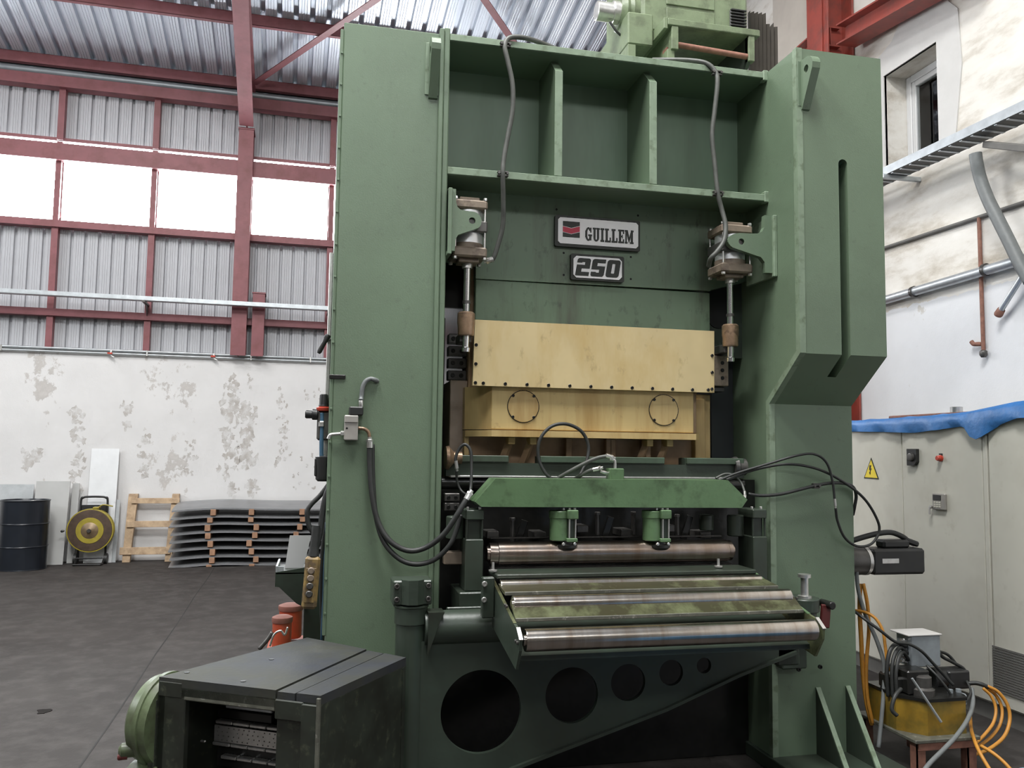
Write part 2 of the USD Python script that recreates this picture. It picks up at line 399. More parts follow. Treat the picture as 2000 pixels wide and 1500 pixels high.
def plaster(name, white, peel, patch, z_split=None, band=None):
    """limewashed render with flaked patches; above z_split bare beige render"""
    n = {'g': ('geometry', {}), 'm1': ('mapping', {'scale': (1.0, 1.0, 0.42)}), 'm2': ('mapping', {'scale': (1, 1, .85)}),
         'n1': ('noise_texture', {'scale': 1.15, 'detail': 5.0, 'roughness': .55}), 'n2': ('noise_texture', {'scale': 7.0, 'detail': 7.0, 'roughness': .68}),
         'a': ('math', {'math_type': 'multiply_add', 'value2': 0.55}), 'e': ('rgb_ramp', {'ramp': [(peel, (0, 0, 0)), (peel + .035, (1, 1, 1))]}),
         'nf': ('noise_texture', {'scale': 2.4, 'detail': 3.0}), 'w': ('rgb_ramp', {'ramp': [(0.3, np.array(white) * .93), (0.7, white)]}),
         'q': ('rgb_ramp', {'ramp': [(0.3, np.array(patch) * .8), (0.7, np.array(patch) * 1.12)]}),
         'x': ('mix_color', {}), 'b': ('bump', {'strength': .35, 'distance': .012}), 'p': ('principled_bsdf', {'roughness': .85, 'specular_ior_level': .2})}
    L = [('g.position', 'm1.vector'), ('g.position', 'm2.vector'), ('m1.vector', 'n1.vector'), ('m2.vector', 'n2.vector'), ('n2.fac', 'a.value1'), ('n1.fac', 'a.value3'),
         ('a.value', 'e.fac'), ('g.position', 'nf.vector'), ('nf.fac', 'w.fac'), ('n2.fac', 'q.fac'), ('e.color', 'x.fac'), ('w.color', 'x.a'), ('q.color', 'x.b'),
         ('n2.fac', 'b.height'), ('b.normal', 'p.normal')]
    last = 'x.result'
    if z_split is not None:
        n.update({'s': ('separate_xyz', {}), 'sw': ('math', {'math_type': 'multiply_add', 'value2': 0.12}), 'st': ('math', {'math_type': 'greater_than', 'value2': z_split}),
                  'up': ('rgb_ramp', {'ramp': band}), 'mu': ('mapping', {'scale': (1, .55, 1.6)}), 'nu': ('noise_texture', {'scale': 2.6, 'detail': 8.0, 'roughness': .66}), 'y': ('mix_color', {})})
        L += [('g.position', 's.vector'), ('n2.fac', 'sw.value1'), ('s.z', 'sw.value3'), ('sw.value', 'st.value1'), ('g.position', 'mu.vector'), ('mu.vector', 'nu.vector'), ('nu.fac', 'up.fac'),
              ('st.value', 'y.fac'), (last, 'y.a'), ('up.color', 'y.b')]
        last = 'y.result'
    L.append((last, 'p.base_color'))
    usdkit.material(stage, '/World/Looks/' + name, n, L, surface='p.BSDF')


plaster('plaster_back', (0.72, 0.71, 0.705), 0.925, (0.52, 0.495, 0.475))
plaster('plaster_right', (0.69, 0.695, 0.71), 0.93, (0.5, 0.48, 0.45), 3.06, [(0.28, (0.38, 0.33, 0.27)), (0.42, (0.58, 0.54, 0.48)), (0.52, (0.70, 0.67, 0.62)), (0.75, (0.78, 0.76, 0.72))])
mat('bare_render', (0.45, 0.42, 0.395), 0.9, var=.10, scale=8, dirt=(0.62, 0.61, 0.60), amt=.5, dscale=9, soft=.2, bump=.2, bscale=40)
mat('render_patch', (0.58, 0.57, 0.555), 0.85, var=0.05, scale=3, bump=.1)
mat('render_beige', (0.50, 0.455, 0.40), 0.85, var=0.08, scale=3, bump=.15, bscale=30)
mat('pvc_frame', (0.58, 0.58, 0.585), 0.35, var=0.03)
mat('mesh_grey', (0.11, 0.11, 0.11), 0.6, var=0.1)
mat('floor_concrete', (0.046, 0.041, 0.038), 0.7, var=0.22, scale=1.1, dirt=(0.034, 0.030, 0.028), amt=0.42, dscale=0.9, soft=.4, dirt2=(0.075, 0.068, 0.064), amt2=.18, d2scale=6, bump=.10, bscale=90, spec=.2)
mat('crack_dark', (0.015, 0.014, 0.013), 0.8, var=0.1)
mat('stain_dark', (0.018, 0.016, 0.015), 0.9, spec=.1, var=0.2, scale=20)
# window panes: mostly clear, a little reflection, so that daylight passes
usdkit.material(stage, '/World/Looks/window_glass', {'t': ('transparent_bsdf', {'color': (0.96, 0.98, 0.98)}), 'g': ('glossy_bsdf', {'roughness': 0.03, 'color': (1, 1, 1)}), 'f': ('fresnel', {'IOR': 1.45}), 'm': ('mix_closure', {})},
                [('f.fac', 'm.fac'), ('t.BSDF', 'm.closure1'), ('g.BSDF', 'm.closure2')], surface='m.closure')

# ================================================================== THE SETTING
single('floor', bx(-13, 7, -8, 15, -0.2, 0), 'floor_concrete', 'dark worn grey concrete hall floor', 'floor', base=(0, 0, 0), kind='structure')

# ---- back wall: limewashed concrete below, ribbed cladding with a window band above, red steel
BW = thing('wall_back', 'white flaking plaster wall with grey ribbed cladding and red steel above', 'wall', WA, kind='structure', rot=TH)


def wp(name, mesh, m, **k): return part(BW, name, mesh, m, local=True, **k)     # local coordinates: x along the wall, -y into the hall


wp('plaster_panel', bx(-11.5, 8.2, 0, 0.35, 0, 2.92), 'plaster_back')


def ribbed(u0, u1, z0, z1, pitch=0.18, y=0.10, deep=0.035, w=0.022, phase=0.0):
    xs = [(u0, y)]; k = math.ceil((u0 - phase) / pitch)
    while phase + k * pitch < u1 - w:
        g = phase + k * pitch
        if g > u0 + w: xs += [(g - w, y), (g - w * .55, y + deep), (g + w * .55, y + deep), (g + w, y)]
        mid = g + pitch / 2
        if u0 < mid - .05 and mid + .05 < u1:
            for q in (-0.03, 0, 0.03): xs += [(mid + q - .004, y), (mid + q, y + .003), (mid + q + .004, y)]
        k += 1
    xs.append((u1, y)); n = len(xs)
    v = np.array([(a, b, z) for z in (z0, z1) for a, b in xs] + [(a, b + .01, z) for z in (z0, z1) for a, b in xs])
    f = []
    for i in range(n - 1):
        f += [[i, i + 1, n + i + 1], [i, n + i + 1, n + i], [2 * n + i, 3 * n + i + 1, 2 * n + i + 1], [2 * n + i, 3 * n + i, 3 * n + i + 1]]
    return v, np.array(f)


posts = [1.27 - 5.06 * 2, 1.27 - 5.06, 1.27, 1.27 + 5.06]
bays = sorted({round(1.27 + 1.265 * k, 3) for k in range(-9, 6)})
for a, b in zip(bays[:-1], bays[1:]):
    wp('cladding_sheet', ribbed(a, b, 2.90, 4.70, phase=.02), 'cladding')
    wp('cladding_sheet', ribbed(a, b, 5.93, 6.98, phase=.02), 'cladding')
for z0, z1, n0, n1 in ((3.40, 3.50, -.06, .09), (4.66, 4.755, -.06, .09), (5.615, 5.85, -.10, .05), (5.925, 5.97, .02, .09), (6.67, 6.83, -.10, .08)):
    wp('girt', bx(-11.5, 8, n0, n1, z0, z1), 'red_steel')
for u in bays:
    if min(abs(u - p) for p in posts) < .1: continue
    wp('mullion', bx(u - .035, u + .035, -.02, .09, 4.75, 5.9), 'red_steel')
    wp('stud', bx(u - .042, u + .042, -.02, .09, 2.93, 4.66), 'red_steel')
    wp('stud', bx(u - .042, u + .042, -.02, .09, 5.93, 6.67), 'red_steel')
for u in posts:
    wp('post', join(bx(u - .105, u + .105, -.20, -.17, 2.93, 6.32), bx(u - .105, u + .105, .06, .09, 2.93, 6.32), bx(u - .012, u + .012, -.17, .06, 2.93, 6.32), bx(u - .115, u + .115, -.21, .09, 6.29, 6.32)), 'red_steel')
wp('stub_post', join(bx(1.45, 1.62, -.20, -.18, 2.93, 3.86), bx(1.45, 1.62, .04, .06, 2.93, 3.86), bx(1.525, 1.545, -.18, .05, 2.93, 3.86), bx(1.44, 1.63, -.21, .06, 3.85, 3.87)), 'red_steel')
wp('gutter', cyl((-11.5, .0, 6.90), (8, .0, 6.90), .055, 16), 'gutter', smooth=40)
wp('eave_closure', bx(-11.5, 8, .08, .12, 6.75, 7.09), 'closure_dark')
PG = np.random.default_rng(11)
for (qx0, qx1, qy0, qy1, num, rr) in ((436, 462, 735, 965, 46, .06), (470, 500, 790, 965, 40, .055), (484, 490, 730, 800, 10, .02), (540, 560, 755, 905, 26, .03), (360, 385, 860, 930, 18, .025), (240, 258, 790, 850, 12, .04), (270, 290, 830, 930, 16, .04), (135, 165, 800, 960, 26, .05), (45, 75, 880, 915, 14, .05), (560, 620, 880, 960, 14, .02), (590, 630, 760, 800, 8, .02)):
    blobs = []
    for _ in range(num):
        px_, py_ = PG.uniform(qx0, qx1), PG.uniform(qy0, qy1)
        d_ = (px_ - 1000) / FOCAL * RIGHT - (py_ - 750) / FOCAL * UP + FWD
        t_ = ((WA - EYE)[:2] @ WN[:2]) / (d_[:2] @ WN[:2]); p_ = EYE + t_ * d_
        for _k in range(3):
            r1 = rr * PG.uniform(.15, .8); nv = PG.integers(7, 13); aa = np.sort(PG.uniform(0, 2 * math.pi, nv)); rad = r1 * PG.uniform(.35, 1.4, nv)
            o_ = PG.normal(0, rr * .5, 2)
            blobs.append(Polygon(np.c_[rad * np.cos(aa), rad * np.sin(aa) * PG.uniform(.8, 1.7)] + [(p_ - WA) @ WU + o_[0], p_[2] + o_[1] * 1.4]).buffer(0))
    wp('bare_patch', prism(unary_union(blobs).buffer(.004, 2).simplify(.003), -.0025, .01, 'y'), 'bare_render')
wp('capping', bx(-11.5, 8.0, -.015, .11, 2.90, 2.93), 'dull_sheet')
WIN = 0
for a, b in zip(bays[:-1], bays[1:]):
    if b < -2.4 or a > 2.4: continue
    WIN += 1
    w = thing(f'window_{WIN}', ['clear window pane in the daylight band farthest from the press, cut by the picture edge', 'clear window pane high over the cable reel and pallet, between two slim mullions', 'clear window pane high over the sheet stack, beside the main steel post', 'clear window pane high between the main steel post and the green press'][WIN - 1], 'window', WA, kind='structure', rot=TH)
    part(w, 'pane', bx(a + .03, b - .03, .085, .092, 4.74, 5.93), 'window_glass', local=True)
    part(w, 'glazing_bead', join(bx(a + .02, b - .02, .075, .10, 4.735, 4.765), bx(a + .02, a + .045, .075, .10, 4.74, 5.88), bx(b - .045, b - .02, .075, .10, 4.74, 5.88)), 'red_steel', local=True)

# ---- right wall
RW = 5.3
RWALL = thing('wall_right', 'rough beige and white plastered side wall with a small window', 'wall', (RW, 0, 0), kind='structure')
part(RWALL, 'masonry', cut(bx(RW, RW + .45, -7, 13.6, 0, 9.6), bx(RW - .1, RW + .30, 6.30, 7.03, 4.40, 5.33)), 'plaster_right')
part(RWALL, 'plaster_patch', cut(prism(Polygon([(6.1, 4.36), (7.2, 4.36), (7.22, 5.35), (7.1, 5.55), (6.9, 5.62), (6.75, 5.78), (6.5, 5.83), (6.28, 5.80), (6.17, 5.66), (6.03, 5.5), (6.0, 5.0)]), RW - .012, RW + .02, 'x'), bx(RW - .1, RW + .3, 6.30, 7.03, 4.40, 5.33)), 'render_patch')
part(RWALL, 'pilaster', bx(RW - .06, RW + .1, 8.2, 9.0, 3.5, 9.4, .004), 'render_beige')
w = thing('window_%d' % (WIN + 1), 'small white framed window deep in the beige side wall', 'window', (RW, 6.66, 4.4), kind='structure')
for nm, m_ in (('jamb', bx(RW + .24, RW + .30, 6.30, 6.37, 4.40, 5.33, .006)), ('jamb', bx(RW + .24, RW + .30, 6.96, 7.03, 4.40, 5.33, .006)), ('head', bx(RW + .24, RW + .30, 6.37, 6.96, 5.26, 5.33, .006)), ('sill', bx(RW + .2, RW + .30, 6.37, 6.96, 4.40, 4.47, .006)),
               ('sash', join(bx(RW + .25, RW + .29, 6.37, 6.42, 4.47, 5.26, .004), bx(RW + .25, RW + .29, 6.91, 6.96, 4.47, 5.26, .004), bx(RW + .25, RW + .29, 6.42, 6.91, 5.21, 5.26, .004), bx(RW + .25, RW + .29, 6.42, 6.91, 4.47, 4.52, .004)))):
    part(w, nm, m_, 'pvc_frame')
part(w, 'pane', bx(RW + .268, RW + .274, 6.42, 6.91, 4.52, 5.21), 'window_glass')
part(w, 'insect_screen', bx(RW + .285, RW + .288, 6.42, 6.91, 4.52, 5.21), 'mesh_grey')
part(w, 'window_board', bx(RW - .03, RW + .22, 6.28, 7.05, 4.37, 4.40, .004), 'render_patch')

# ---- walls behind and beside the camera, each with a window band (not in the picture; they hold the added fill lamps)
FW = thing('wall_front', 'plain plastered wall behind the camera with a high window band', 'wall', (0, -7, 0), kind='structure')
part(FW, 'masonry', join(bx(-10, 5.3, -7.3, -7, 0, 6.95), bx(-10, 5.3, -7.3, -7, 8.05, 9.4), bx(-10, -7.05, -7.3, -7, 6.95, 8.05), bx(5.05, 5.3, -7.3, -7, 6.95, 8.05)), 'plinth_grey')
LW = thing('wall_left', 'plain plastered wall beside the hall with a high window band', 'wall', (-10, 0, 0), kind='structure')
part(LW, 'masonry', join(bx(-10.3, -10, -7, 13, 0, 4.55), bx(-10.3, -10, -7, 13, 6.25, 9.0), bx(-10.3, -10, 9.6, 13, 4.55, 6.25), bx(-10.3, -10, -7, 3.4, 4.55, 6.25)), 'plinth_grey')

# ---- roof: ribbed metal sheets rising towards the ridge, red purlins, rafters and braces
PIT = 0.19
RF = thing('ceiling', 'ribbed galvanised roof sheeting on red steel purlins', 'ceiling', WA, kind='structure', rot=TH)


def roof_z(n): return 7.10 + PIT * n          # underside of the flats at distance n from the back wall


def roof_sheet(u0, u1, n0, n1, pitch=0.215, w=.036, h=.065):
    xs = [(u0, 0)]; k = math.ceil(u0 / pitch)
    while k * pitch < u1 - w:
        g = k * pitch
        if g > u0 + w:
            xs += [(g - w, 0), (g - w * .6, h), (g + w * .6, h), (g + w, 0)]
            for q in (.07, .105, .14): xs += [(g + q - .006, 0), (g + q, .005), (g + q + .006, 0)]
        k += 1
    xs = [x for x in xs if x[0] < u1] + [(u1, 0)]; n = len(xs)
    v = np.array([(a, -q, roof_z(q) + b) for q in (n0, n1) for a, b in xs] + [(a, -q, roof_z(q) + b + .012) for q in (n0, n1) for a, b in xs]); f = []
    for i in range(n - 1): f += [[i, n + i + 1, i + 1], [i, n + i, n + i + 1], [2 * n + i, 2 * n + i + 1, 3 * n + i + 1], [2 * n + i, 3 * n + i + 1, 3 * n + i]]
    return v, np.array(f)


RIDGE = 9.9
part(RF, 'roof_sheet', roof_sheet(-9, 8.2, -.35, RIDGE), 'roof_metal', local=True)
# the other slope falls towards the front wall and has no openings; the added roof lamps hang below
zr = roof_z(RIDGE)
part(RF, 'roof_slope', join(*[(np.array([(a, -RIDGE, zr), (b, -RIDGE, zr), (b, -20.3, zr - .2), (a, -20.3, zr - .2), (a, -RIDGE, zr + .05), (b, -RIDGE, zr + .05), (b, -20.3, zr - .15), (a, -20.3, zr - .15)]),
     np.array([[0, 1, 2], [0, 2, 3], [4, 6, 5], [4, 7, 6]])) for a, b in ((-9, 8.2),)]), 'roof_metal', local=True)
for n in (.08, 1.52, 3.0, 4.5, 6.0, 7.5, 9.0):
    z = roof_z(n)
    part(RF, 'purlin', join(bx(-9, 8, -n - .035, -n + .035, z - .155, z - .147), bx(-9, 8, -n - .035, -n - .027, z - .155, z - .004), bx(-9, 8, -n - .035, -n + .035, z - .012, z - .002)), 'red_steel', local=True)
for u in posts:
    a, b = np.array((u, -.20 + .05, 6.32)), np.array((u, -2.6, roof_z(2.6) - .42))
    top0, top1 = np.array((u, .0, roof_z(0) - .17)), np.array((u, -RIDGE, zr - .17))
    bot1 = np.array((u, -RIDGE, zr - .55))
    poly = Polygon([(-a[1] - .15, 6.32), (.26, 6.32), (2.6, roof_z(2.6) - .42), (RIDGE, zr - .45), (RIDGE, zr - .17), (0, roof_z(0) - .17)])
    web = prism(poly, u - .008, u + .008, 'x'); web = (web[0] * [1, -1, 1], web[1][:, ::-1])
    part(RF, 'rafter', join(web, bar((u, -.26, 6.33), (u, -2.6, roof_z(2.6) - .42), .20, .018), bar((u, -2.6, roof_z(2.6) - .42), (u, -RIDGE, zr - .45), .20, .018), bar((u, 0, roof_z(0) - .17), (u, -RIDGE, zr - .17), .20, .018)), 'red_steel', local=True)
u = posts[2]
part(RF, 'brace', bar((u + .08, -.25, roof_z(.25) - .17), (u + 3.2, -4.45, roof_z(4.45) - .17), .10, .012), 'red_steel', local=True)
part(RF, 'brace', bar((u + 5.0, -.25, roof_z(.25) - .19), (u + 1.6, -4.45, roof_z(4.45) - .19), .10, .012), 'red_steel', local=True)

# ---- red column and beam stubs against the right wall
c = thing('trim_1', 'red painted steel column standing against the beige side wall', 'column', (5.05, 7.8, 0), kind='structure')
part(c, 'flange', bx(4.98, 5.0, 7.48, 7.86, 0, 8.2, .003), 'red_oxide')
part(c, 'flange', bx(5.27, 5.29, 7.48, 7.86, 0, 8.2, .003), 'red_oxide')
part(c, 'web', bx(5.0, 5.27, 7.66, 7.68, 0, 8.2), 'red_oxide')
part(c, 'plate', bx(4.965, 4.978, 7.56, 7.78, 0, 8.2, .002), 'red_oxide')
for k, (p0, p1) in enumerate((((1640, 65), (1760, -6)), ((1560, 108), (1606, 68)))):
    a, b = at(*p0, x=5.0), at(*p1, x=5.0)
    d = b - a; a = a - d * .05; b = b + d * (.9 if k == 0 else .0)
    tr = thing('trim_%d' % (k + 2), ('red steel rail running from the red column along the side wall', 'short red rail behind the red column on the side wall')[k], 'steel rail', (5.0, a[1], a[2]), kind='structure')
    part(tr, 'web', moved(bar(a, b, .012, .20), (.1, 0, 0)), 'red_oxide')
    part(tr, 'flange', moved(bar(a, b, .22, .016), (.1, 0, .10)), 'red_oxide')
    part(tr, 'flange', moved(bar(a, b, .22, .016), (.1, 0, -.10)), 'red_oxide')

# ---- floor joint and stain
ja, jb = at(155, 1500, z=0), at(425, 1100, z=0)
d = (jb - ja) / np.linalg.norm(jb - ja)
pts = [ja - d * 2.5 + d * t + np.array([d[1], -d[0], 0]) * .005 * math.sin(t * 2.3) for t in np.linspace(0, np.linalg.norm(jb - ja) + 2.5, 30)]
j = thing('trim_4', 'thin dark joint line running across the concrete floor', 'floor joint', (ja[0], ja[1], 0), kind='structure')
v = []; f = []
for p in pts: v += [p + np.array([-.005, 0, .0015]), p + np.array([.005, 0, .0015])]
for k in range(len(pts) - 1): f += [[2 * k, 2 * k + 1, 2 * k + 3], [2 * k, 2 * k + 3, 2 * k + 2]]
part(j, 'joint_line', (np.array(v), np.array(f)), 'crack_dark')
s0 = at(85, 1390, z=0)
single('oil_stain', prism([(s0[0] + .035 * (1 + .35 * math.sin(3 * a) + .2 * math.cos(5 * a)) * math.cos(a), s0[1] + .06 * (1 + .3 * math.cos(2 * a)) * math.sin(a)) for a in np.linspace(0, 2 * math.pi, 24, endpoint=False)], 0.0005, .003, 'z'),
       'stain_dark', 'small dark oil blot on the open concrete floor', 'stain')

# ================================================================== THE PRESS (front plane y = 4.0)
PY = 4.0
CX0, CX1, CX2, CX3 = 0.045, 0.56, 2.284, 2.768       # columns
BACK = 5.7
PR = thing('stamping_press', 'tall green two-column stamping press with an open upper crossbeam', 'press', (1.4, 4.0, 0))
part(PR, 'column', bx(CX0, CX1 - .03, PY, BACK, 0, 3.655, .004), 'press_green')
part(PR, 'edge_plate', bx(CX1 - .03, CX1, PY - .012, BACK, 0, 3.685, .005), 'press_green')
part(PR, 'edge_plate', bx(CX1 - .052, CX1 - .03, PY - .022, PY + .01, 0, 3.675, .004), 'press_green')
prof = [(BACK, 0), (PY, 0), (PY, 1.865), (3.70, 2.10), (3.70, 3.655), (BACK, 3.655)]
body = prism([(p[0], p[1]) for p in prof], CX2, CX3, 'x')
slot = Polygon([(2.512, 2.0), (2.562, 2.0), (2.562, 3.075)] + [(2.537 + .025 * math.cos(a), 3.075 + .025 * math.sin(a)) for a in np.linspace(0, math.pi, 10)] + [(2.512, 3.075)])
part(PR, 'column', cut(body, prism(slot, 3.6, 3.97, 'y')), 'press_green')
outer = [(PY - .004, 0), (PY - .004, 1.866), (3.696, 2.102), (3.696, 3.657)]
inner = [(3.73, 3.657), (3.73, 2.116), (PY + .03, 1.88), (PY + .03, 0)]
part(PR, 'edge_strip', prism(outer + inner, CX2 - .004, CX2 + .028, 'x'), 'edge_green', label='paler worn corner strip down the column')
part(PR, 'edge_strip', bx(CX2 - .003, CX2 + .004, 3.72, 3.735, 2.12, 3.655), 'edge_green')
part(PR, 'web_plate', bx(CX1, CX2, 4.325, 4.36, 2.6, 3.66), 'web_green_lit')
part(PR, 'flange', bx(CX1, CX2 + .003, 3.995, 5.5, 3.622, 3.66, .004), 'press_green', label='upper flange plate of the crossbeam')
part(PR, 'flange', bx(CX1, CX2 + .003, 3.995, 4.33, 2.945, 2.985, .004), 'press_green', label='middle flange plate of the crossbeam')
part(PR, 'edge_strip', bx(CX1, CX2, 3.990, 3.999, 3.624, 3.658, .002), 'edge_green')
part(PR, 'edge_strip', bx(CX1, CX2, 3.990, 3.999, 2.947, 2.983, .002), 'edge_green')
part(PR, 'end_tab', bx(2.262, 2.292, 3.986, 4.03, 2.94, 3.0, .004), 'edge_green')
part(PR, 'end_tab', bx(2.262, 2.292, 3.986, 4.03, 3.61, 3.668, .004), 'edge_green')
for x in (1.122, 1.633):
    rib = prism([(3.998, 2.985), (3.998, 3.535), (4.09, 3.622), (4.325, 3.622), (4.325, 2.985)], x - .02, x + .02, 'x')
    part(PR, 'stiffener', rib, 'press_green')
    part(PR, 'edge_strip', bx(x - .0205, x + .0205, 3.994, 4.0, 2.986, 3.536, .002), 'edge_green')
ap = Polygon([(CX1, 2.945), (CX2, 2.945), (CX2, 2.56), (2.066, 2.50), (2.066, 2.495), (.752, 2.487), (.752, 2.575), (CX1, 2.575)])
part(PR, 'apron', prism(ap, 4.232, 4.30, 'y'), 'apron_green', label='front apron plate behind the name plates')
part(PR, 'apron_panel', bx(.752, 2.066, 4.238, 4.285, 2.02, 2.486, .004), 'apron_green', label='lower stained apron panel')
rc = prism([(2.075, 2.33), (2.26, 2.33), (2.26, 2.56), (2.075, 2.50)], 4.29, 4.32, 'y')
part(PR, 'recess_plate', bx(2.066, CX2, 4.29, 4.305, 2.135, 2.6), 'deep_green')
part(PR, 'recess_shade', prism(Polygon([(2.075, 2.55), (2.20, 2.55), (2.20, 2.36)] + [(2.1375 + .0625 * math.cos(a), 2.36 + .0625 * math.sin(a)) for a in np.linspace(0, -math.pi, 12)]), 4.284, 4.292, 'y'), 'hole_black')  # flat black inset painting the shadow inside the recess
# lifting lugs on the column fronts
for (px, py, yf, z0, z1) in ((849, 120, 4.0, 3.315, 3.60), (1582, 170, 3.70, 3.33, 3.585)):
    x = at(px, py, y=yf - .05)[0]
    L = Polygon([(yf, z0), (yf - .012, z0 + .005), (yf - .105, z1 - .075)] + [(yf - .055 - .055 * math.cos(a), z1 - .055 + .055 * math.sin(a)) for a in np.linspace(.15, math.pi / 2, 6)] + [(yf, z1)]).difference(Point(yf - .052, z1 - .06).buffer(.02))
    lug = part(PR, 'lifting_lug', prism(L, x - .022, x + .022, 'x'), 'press_green')
    part(PR, 'weld_pad', bx(x - .04, x + .03, yf - .006, yf, z0 + .02, z1, .002), 'edge_green' if px < 1000 else 'press_green')
# gib blocks in the gaps beside the ram
for z in (2.187, 2.122, 2.058, 1.993):
    g = part(PR, 'gib_block', bx(.635, .735, 4.36, 4.42, z - .026, z + .026, .004), 'dark_steel')
    for x in (.66, .705): part(PR, 'bolt', sockethead((x, 4.36, z), (0, -1, 0), .011, .008), 'black_oil_and_shade')
part(PR, 'dark_gap_plate', bx(CX1 + .002, .76, 4.5, 4.53, 2.375, 2.94), 'black_oil_and_shade')  # black plates added to close the see-through gap and keep it dark
part(PR, 'dark_gap_plate', bx(CX1 + .002, .644, 4.56, 4.6, 1.2, 2.325), 'black_oil_and_shade')
part(PR, 'dark_gap_plate', bx(.722, .734, 4.43, 5.4, 1.97, 2.94), 'black_oil_and_shade')  # black cover added to darken the gap beside the ram
part(PR, 'dark_gap_plate', bx(2.15, 2.283, 4.40, 5.4, .9, 2.3), 'slate')
part(PR, 'bed', bx(CX1, CX2, 4.25, 5.5, 0, .62, .004), 'black_oil_and_shade')  # black here paints the darkness beneath the arm
part(PR, 'bolster', bx(CX1 + .02, CX2 - .02, 4.35, 5.4, .62, .80, .006), 'dark_steel')
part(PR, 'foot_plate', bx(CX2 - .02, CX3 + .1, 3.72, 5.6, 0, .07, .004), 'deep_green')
for x in (2.541, 2.714):
    part(PR, 'gusset', prism([(PY, .40), (PY, .07), (3.755, .07)], x - .012, x + .012, 'x'), 'deep_green')
    part(PR, 'edge_strip', prism([(PY, .405), (PY - .006, .405), (3.75, .07), (3.762, .07)], x - .013, x + .013, 'x'), 'edge_green')
# left edge: cover strip with bolt heads, step, lever
part(PR, 'side_strip', bx(CX0 - .016, CX0, 4.0, 4.25, .75, 3.62, .003), 'press_green')
part(PR, 'side_rail', bx(CX0 - .035, CX0 - .016, 4.12, 4.16, 1.45, 2.55, .003), 'zinc')
for z in np.linspace(.85, 3.5, 18): part(PR, 'bolt', hexhead((CX0 - .006, 4.0, z), (0, -1, 0), .006, .005), 'press_green')
part(PR, 'notch', bx(CX0 - .02, CX0 + .055, 3.992, 4.01, 1.925, 1.945, .003), 'black_oil_and_shade')
pl = at(622, 690, y=4.1); pl2 = at(636, 664, y=4.1)
part(PR, 'lever', lathe(pl, pl2 - pl, [(0, .008), (.01, .012), (.06, .011), (.085, .016), (.10, .012)], 12), 'black_plastic', smooth=40)
part(PR, 'lever_shaft', cyl(pl2, pl2 + np.array([.05, 0, .01]), .008, 10), 'dark_steel')
# right column fittings: indexing pin, clamp with red lever
pz = at(1571, 1118, y=3.86); pb = at(1574, 1160, y=3.86)
part(PR, 'index_pin', lathe((pz[0], 3.86, pb[2] - .02), (0, 0, 1), [(0, .034), (.012, .034), (.014, .020), (.10, .019), (.102, .032), (.118, .032)], 18), 'zinc', smooth=40)
part(PR, 'clamp_block', join(cyl((pz[0], 3.86, pb[2] - .085), (pz[0], 3.86, pb[2] - .02), .07, 24, .004), bx(pz[0] - .03, pz[0] + .10, 3.88, 4.0, pb[2] - .085, pb[2] - .025, .006), cyl((pz[0], 3.86, pb[2] - .24), (pz[0], 3.86, pb[2] - .085), .055, 20)), 'deep_green', smooth=40)
lv = at(1622, 1182, y=3.84)
part(PR, 'clamp_screw', cyl(lv + [0, .08, 0], lv - [0, .02, 0], .020, 14, .004), 'black_oil_and_shade', smooth=40)
part(PR, 'clamp_lever', bar(lv + [-.012, .02, 0], at(1610, 1226, y=3.86), .05, .02, (0, 1, 0), .004), 'red_lever')
for (q, r) in (((1561, 1308), .011), ((1603, 1303), .011)):
    p = at(*q, y=3.93); part(PR, 'bolt', sockethead(p + [0, .01, 0], (0, -1, 0), r, .012), 'black_oil_and_shade')
part(PR, 'latch_bracket', bx(2.30, 2.44, 3.93, 4.0, .52, .68, .006), 'deep_green')
part(PR, 'side_lug', bx(2.768, 2.80, 4.05, 4.10, 1.255, 1.29, .003), 'deep_green')

# ---- ram of the press: cream front
RM = thing('press_ram', 'cream painted ram with an oil-streaked cover plate between the green columns', 'press ram', (1.38, 4.2, 1.6))
cp = part(RM, 'cover_plate', prism([(.722, 1.922), (2.02, 1.923), (2.022, 2.252), (.728, 2.252)], 4.10, 4.13, 'y'), 'cream', label='flat cream cover plate with a row of dark bolts')
BASE[cp] = BASE[RM]
for x, z in [(.736, 2.125), (.736, 2.03), (.735, 1.936), (.775, 1.935)] + [(.775 + .112 * k, 1.935) for k in range(1, 11)] + [(1.985, 1.937), (2.006, 1.942), (2.008, 2.03), (2.008, 2.12)]:
    part(cp, 'bolt', sockethead((x, 4.102, z), (0, -1, 0), .0085, .007), 'black_oil_and_shade')
part(RM, 'lower_block', bx(.825, 1.921, 4.14, 4.5, 1.708, 1.925, .004), 'cream_low')
part(RM, 'block_cheek', prism([(.712, 4.27), (.825, 4.14), (.825, 4.5), (.712, 4.5)], 1.708, 1.925, 'z'), 'cream_stained', label='oil-darkened slanting cheek of the block')
part(RM, 'block_cheek', bx(1.921, 1.965, 4.20, 4.5, 1.708, 1.925, .003), 'cream_brown')
for px in (1022, 1296):
    c_ = at(px, 789, y=4.14); z = 1.826
    rcv = part(RM, 'round_cover', lathe((c_[0], 4.142, z), (0, -1, 0), [(0, .080), (.005, .080), (.007, .078)], 40), 'cream_stained', label='round bolted cover with oil runs below it')
    BASE[rcv] = BASE[RM]
    part(RM, 'joint_ring', cut(lathe((c_[0], 4.1405, z), (0, -1, 0), [(0, .083), (.0035, .083)], 40), lathe((c_[0], 4.16, z), (0, -1, 0), [(0, .0795), (.05, .0795)], 40)), 'black_oil_and_shade')
    for sx in (-1, 1):
        for sz in (-1, 1): part(rcv, 'screw', sockethead((c_[0] + sx * .054, 4.136, z + sz * .054), (0, -1, 0), .0075, .005), 'black_oil_and_shade')
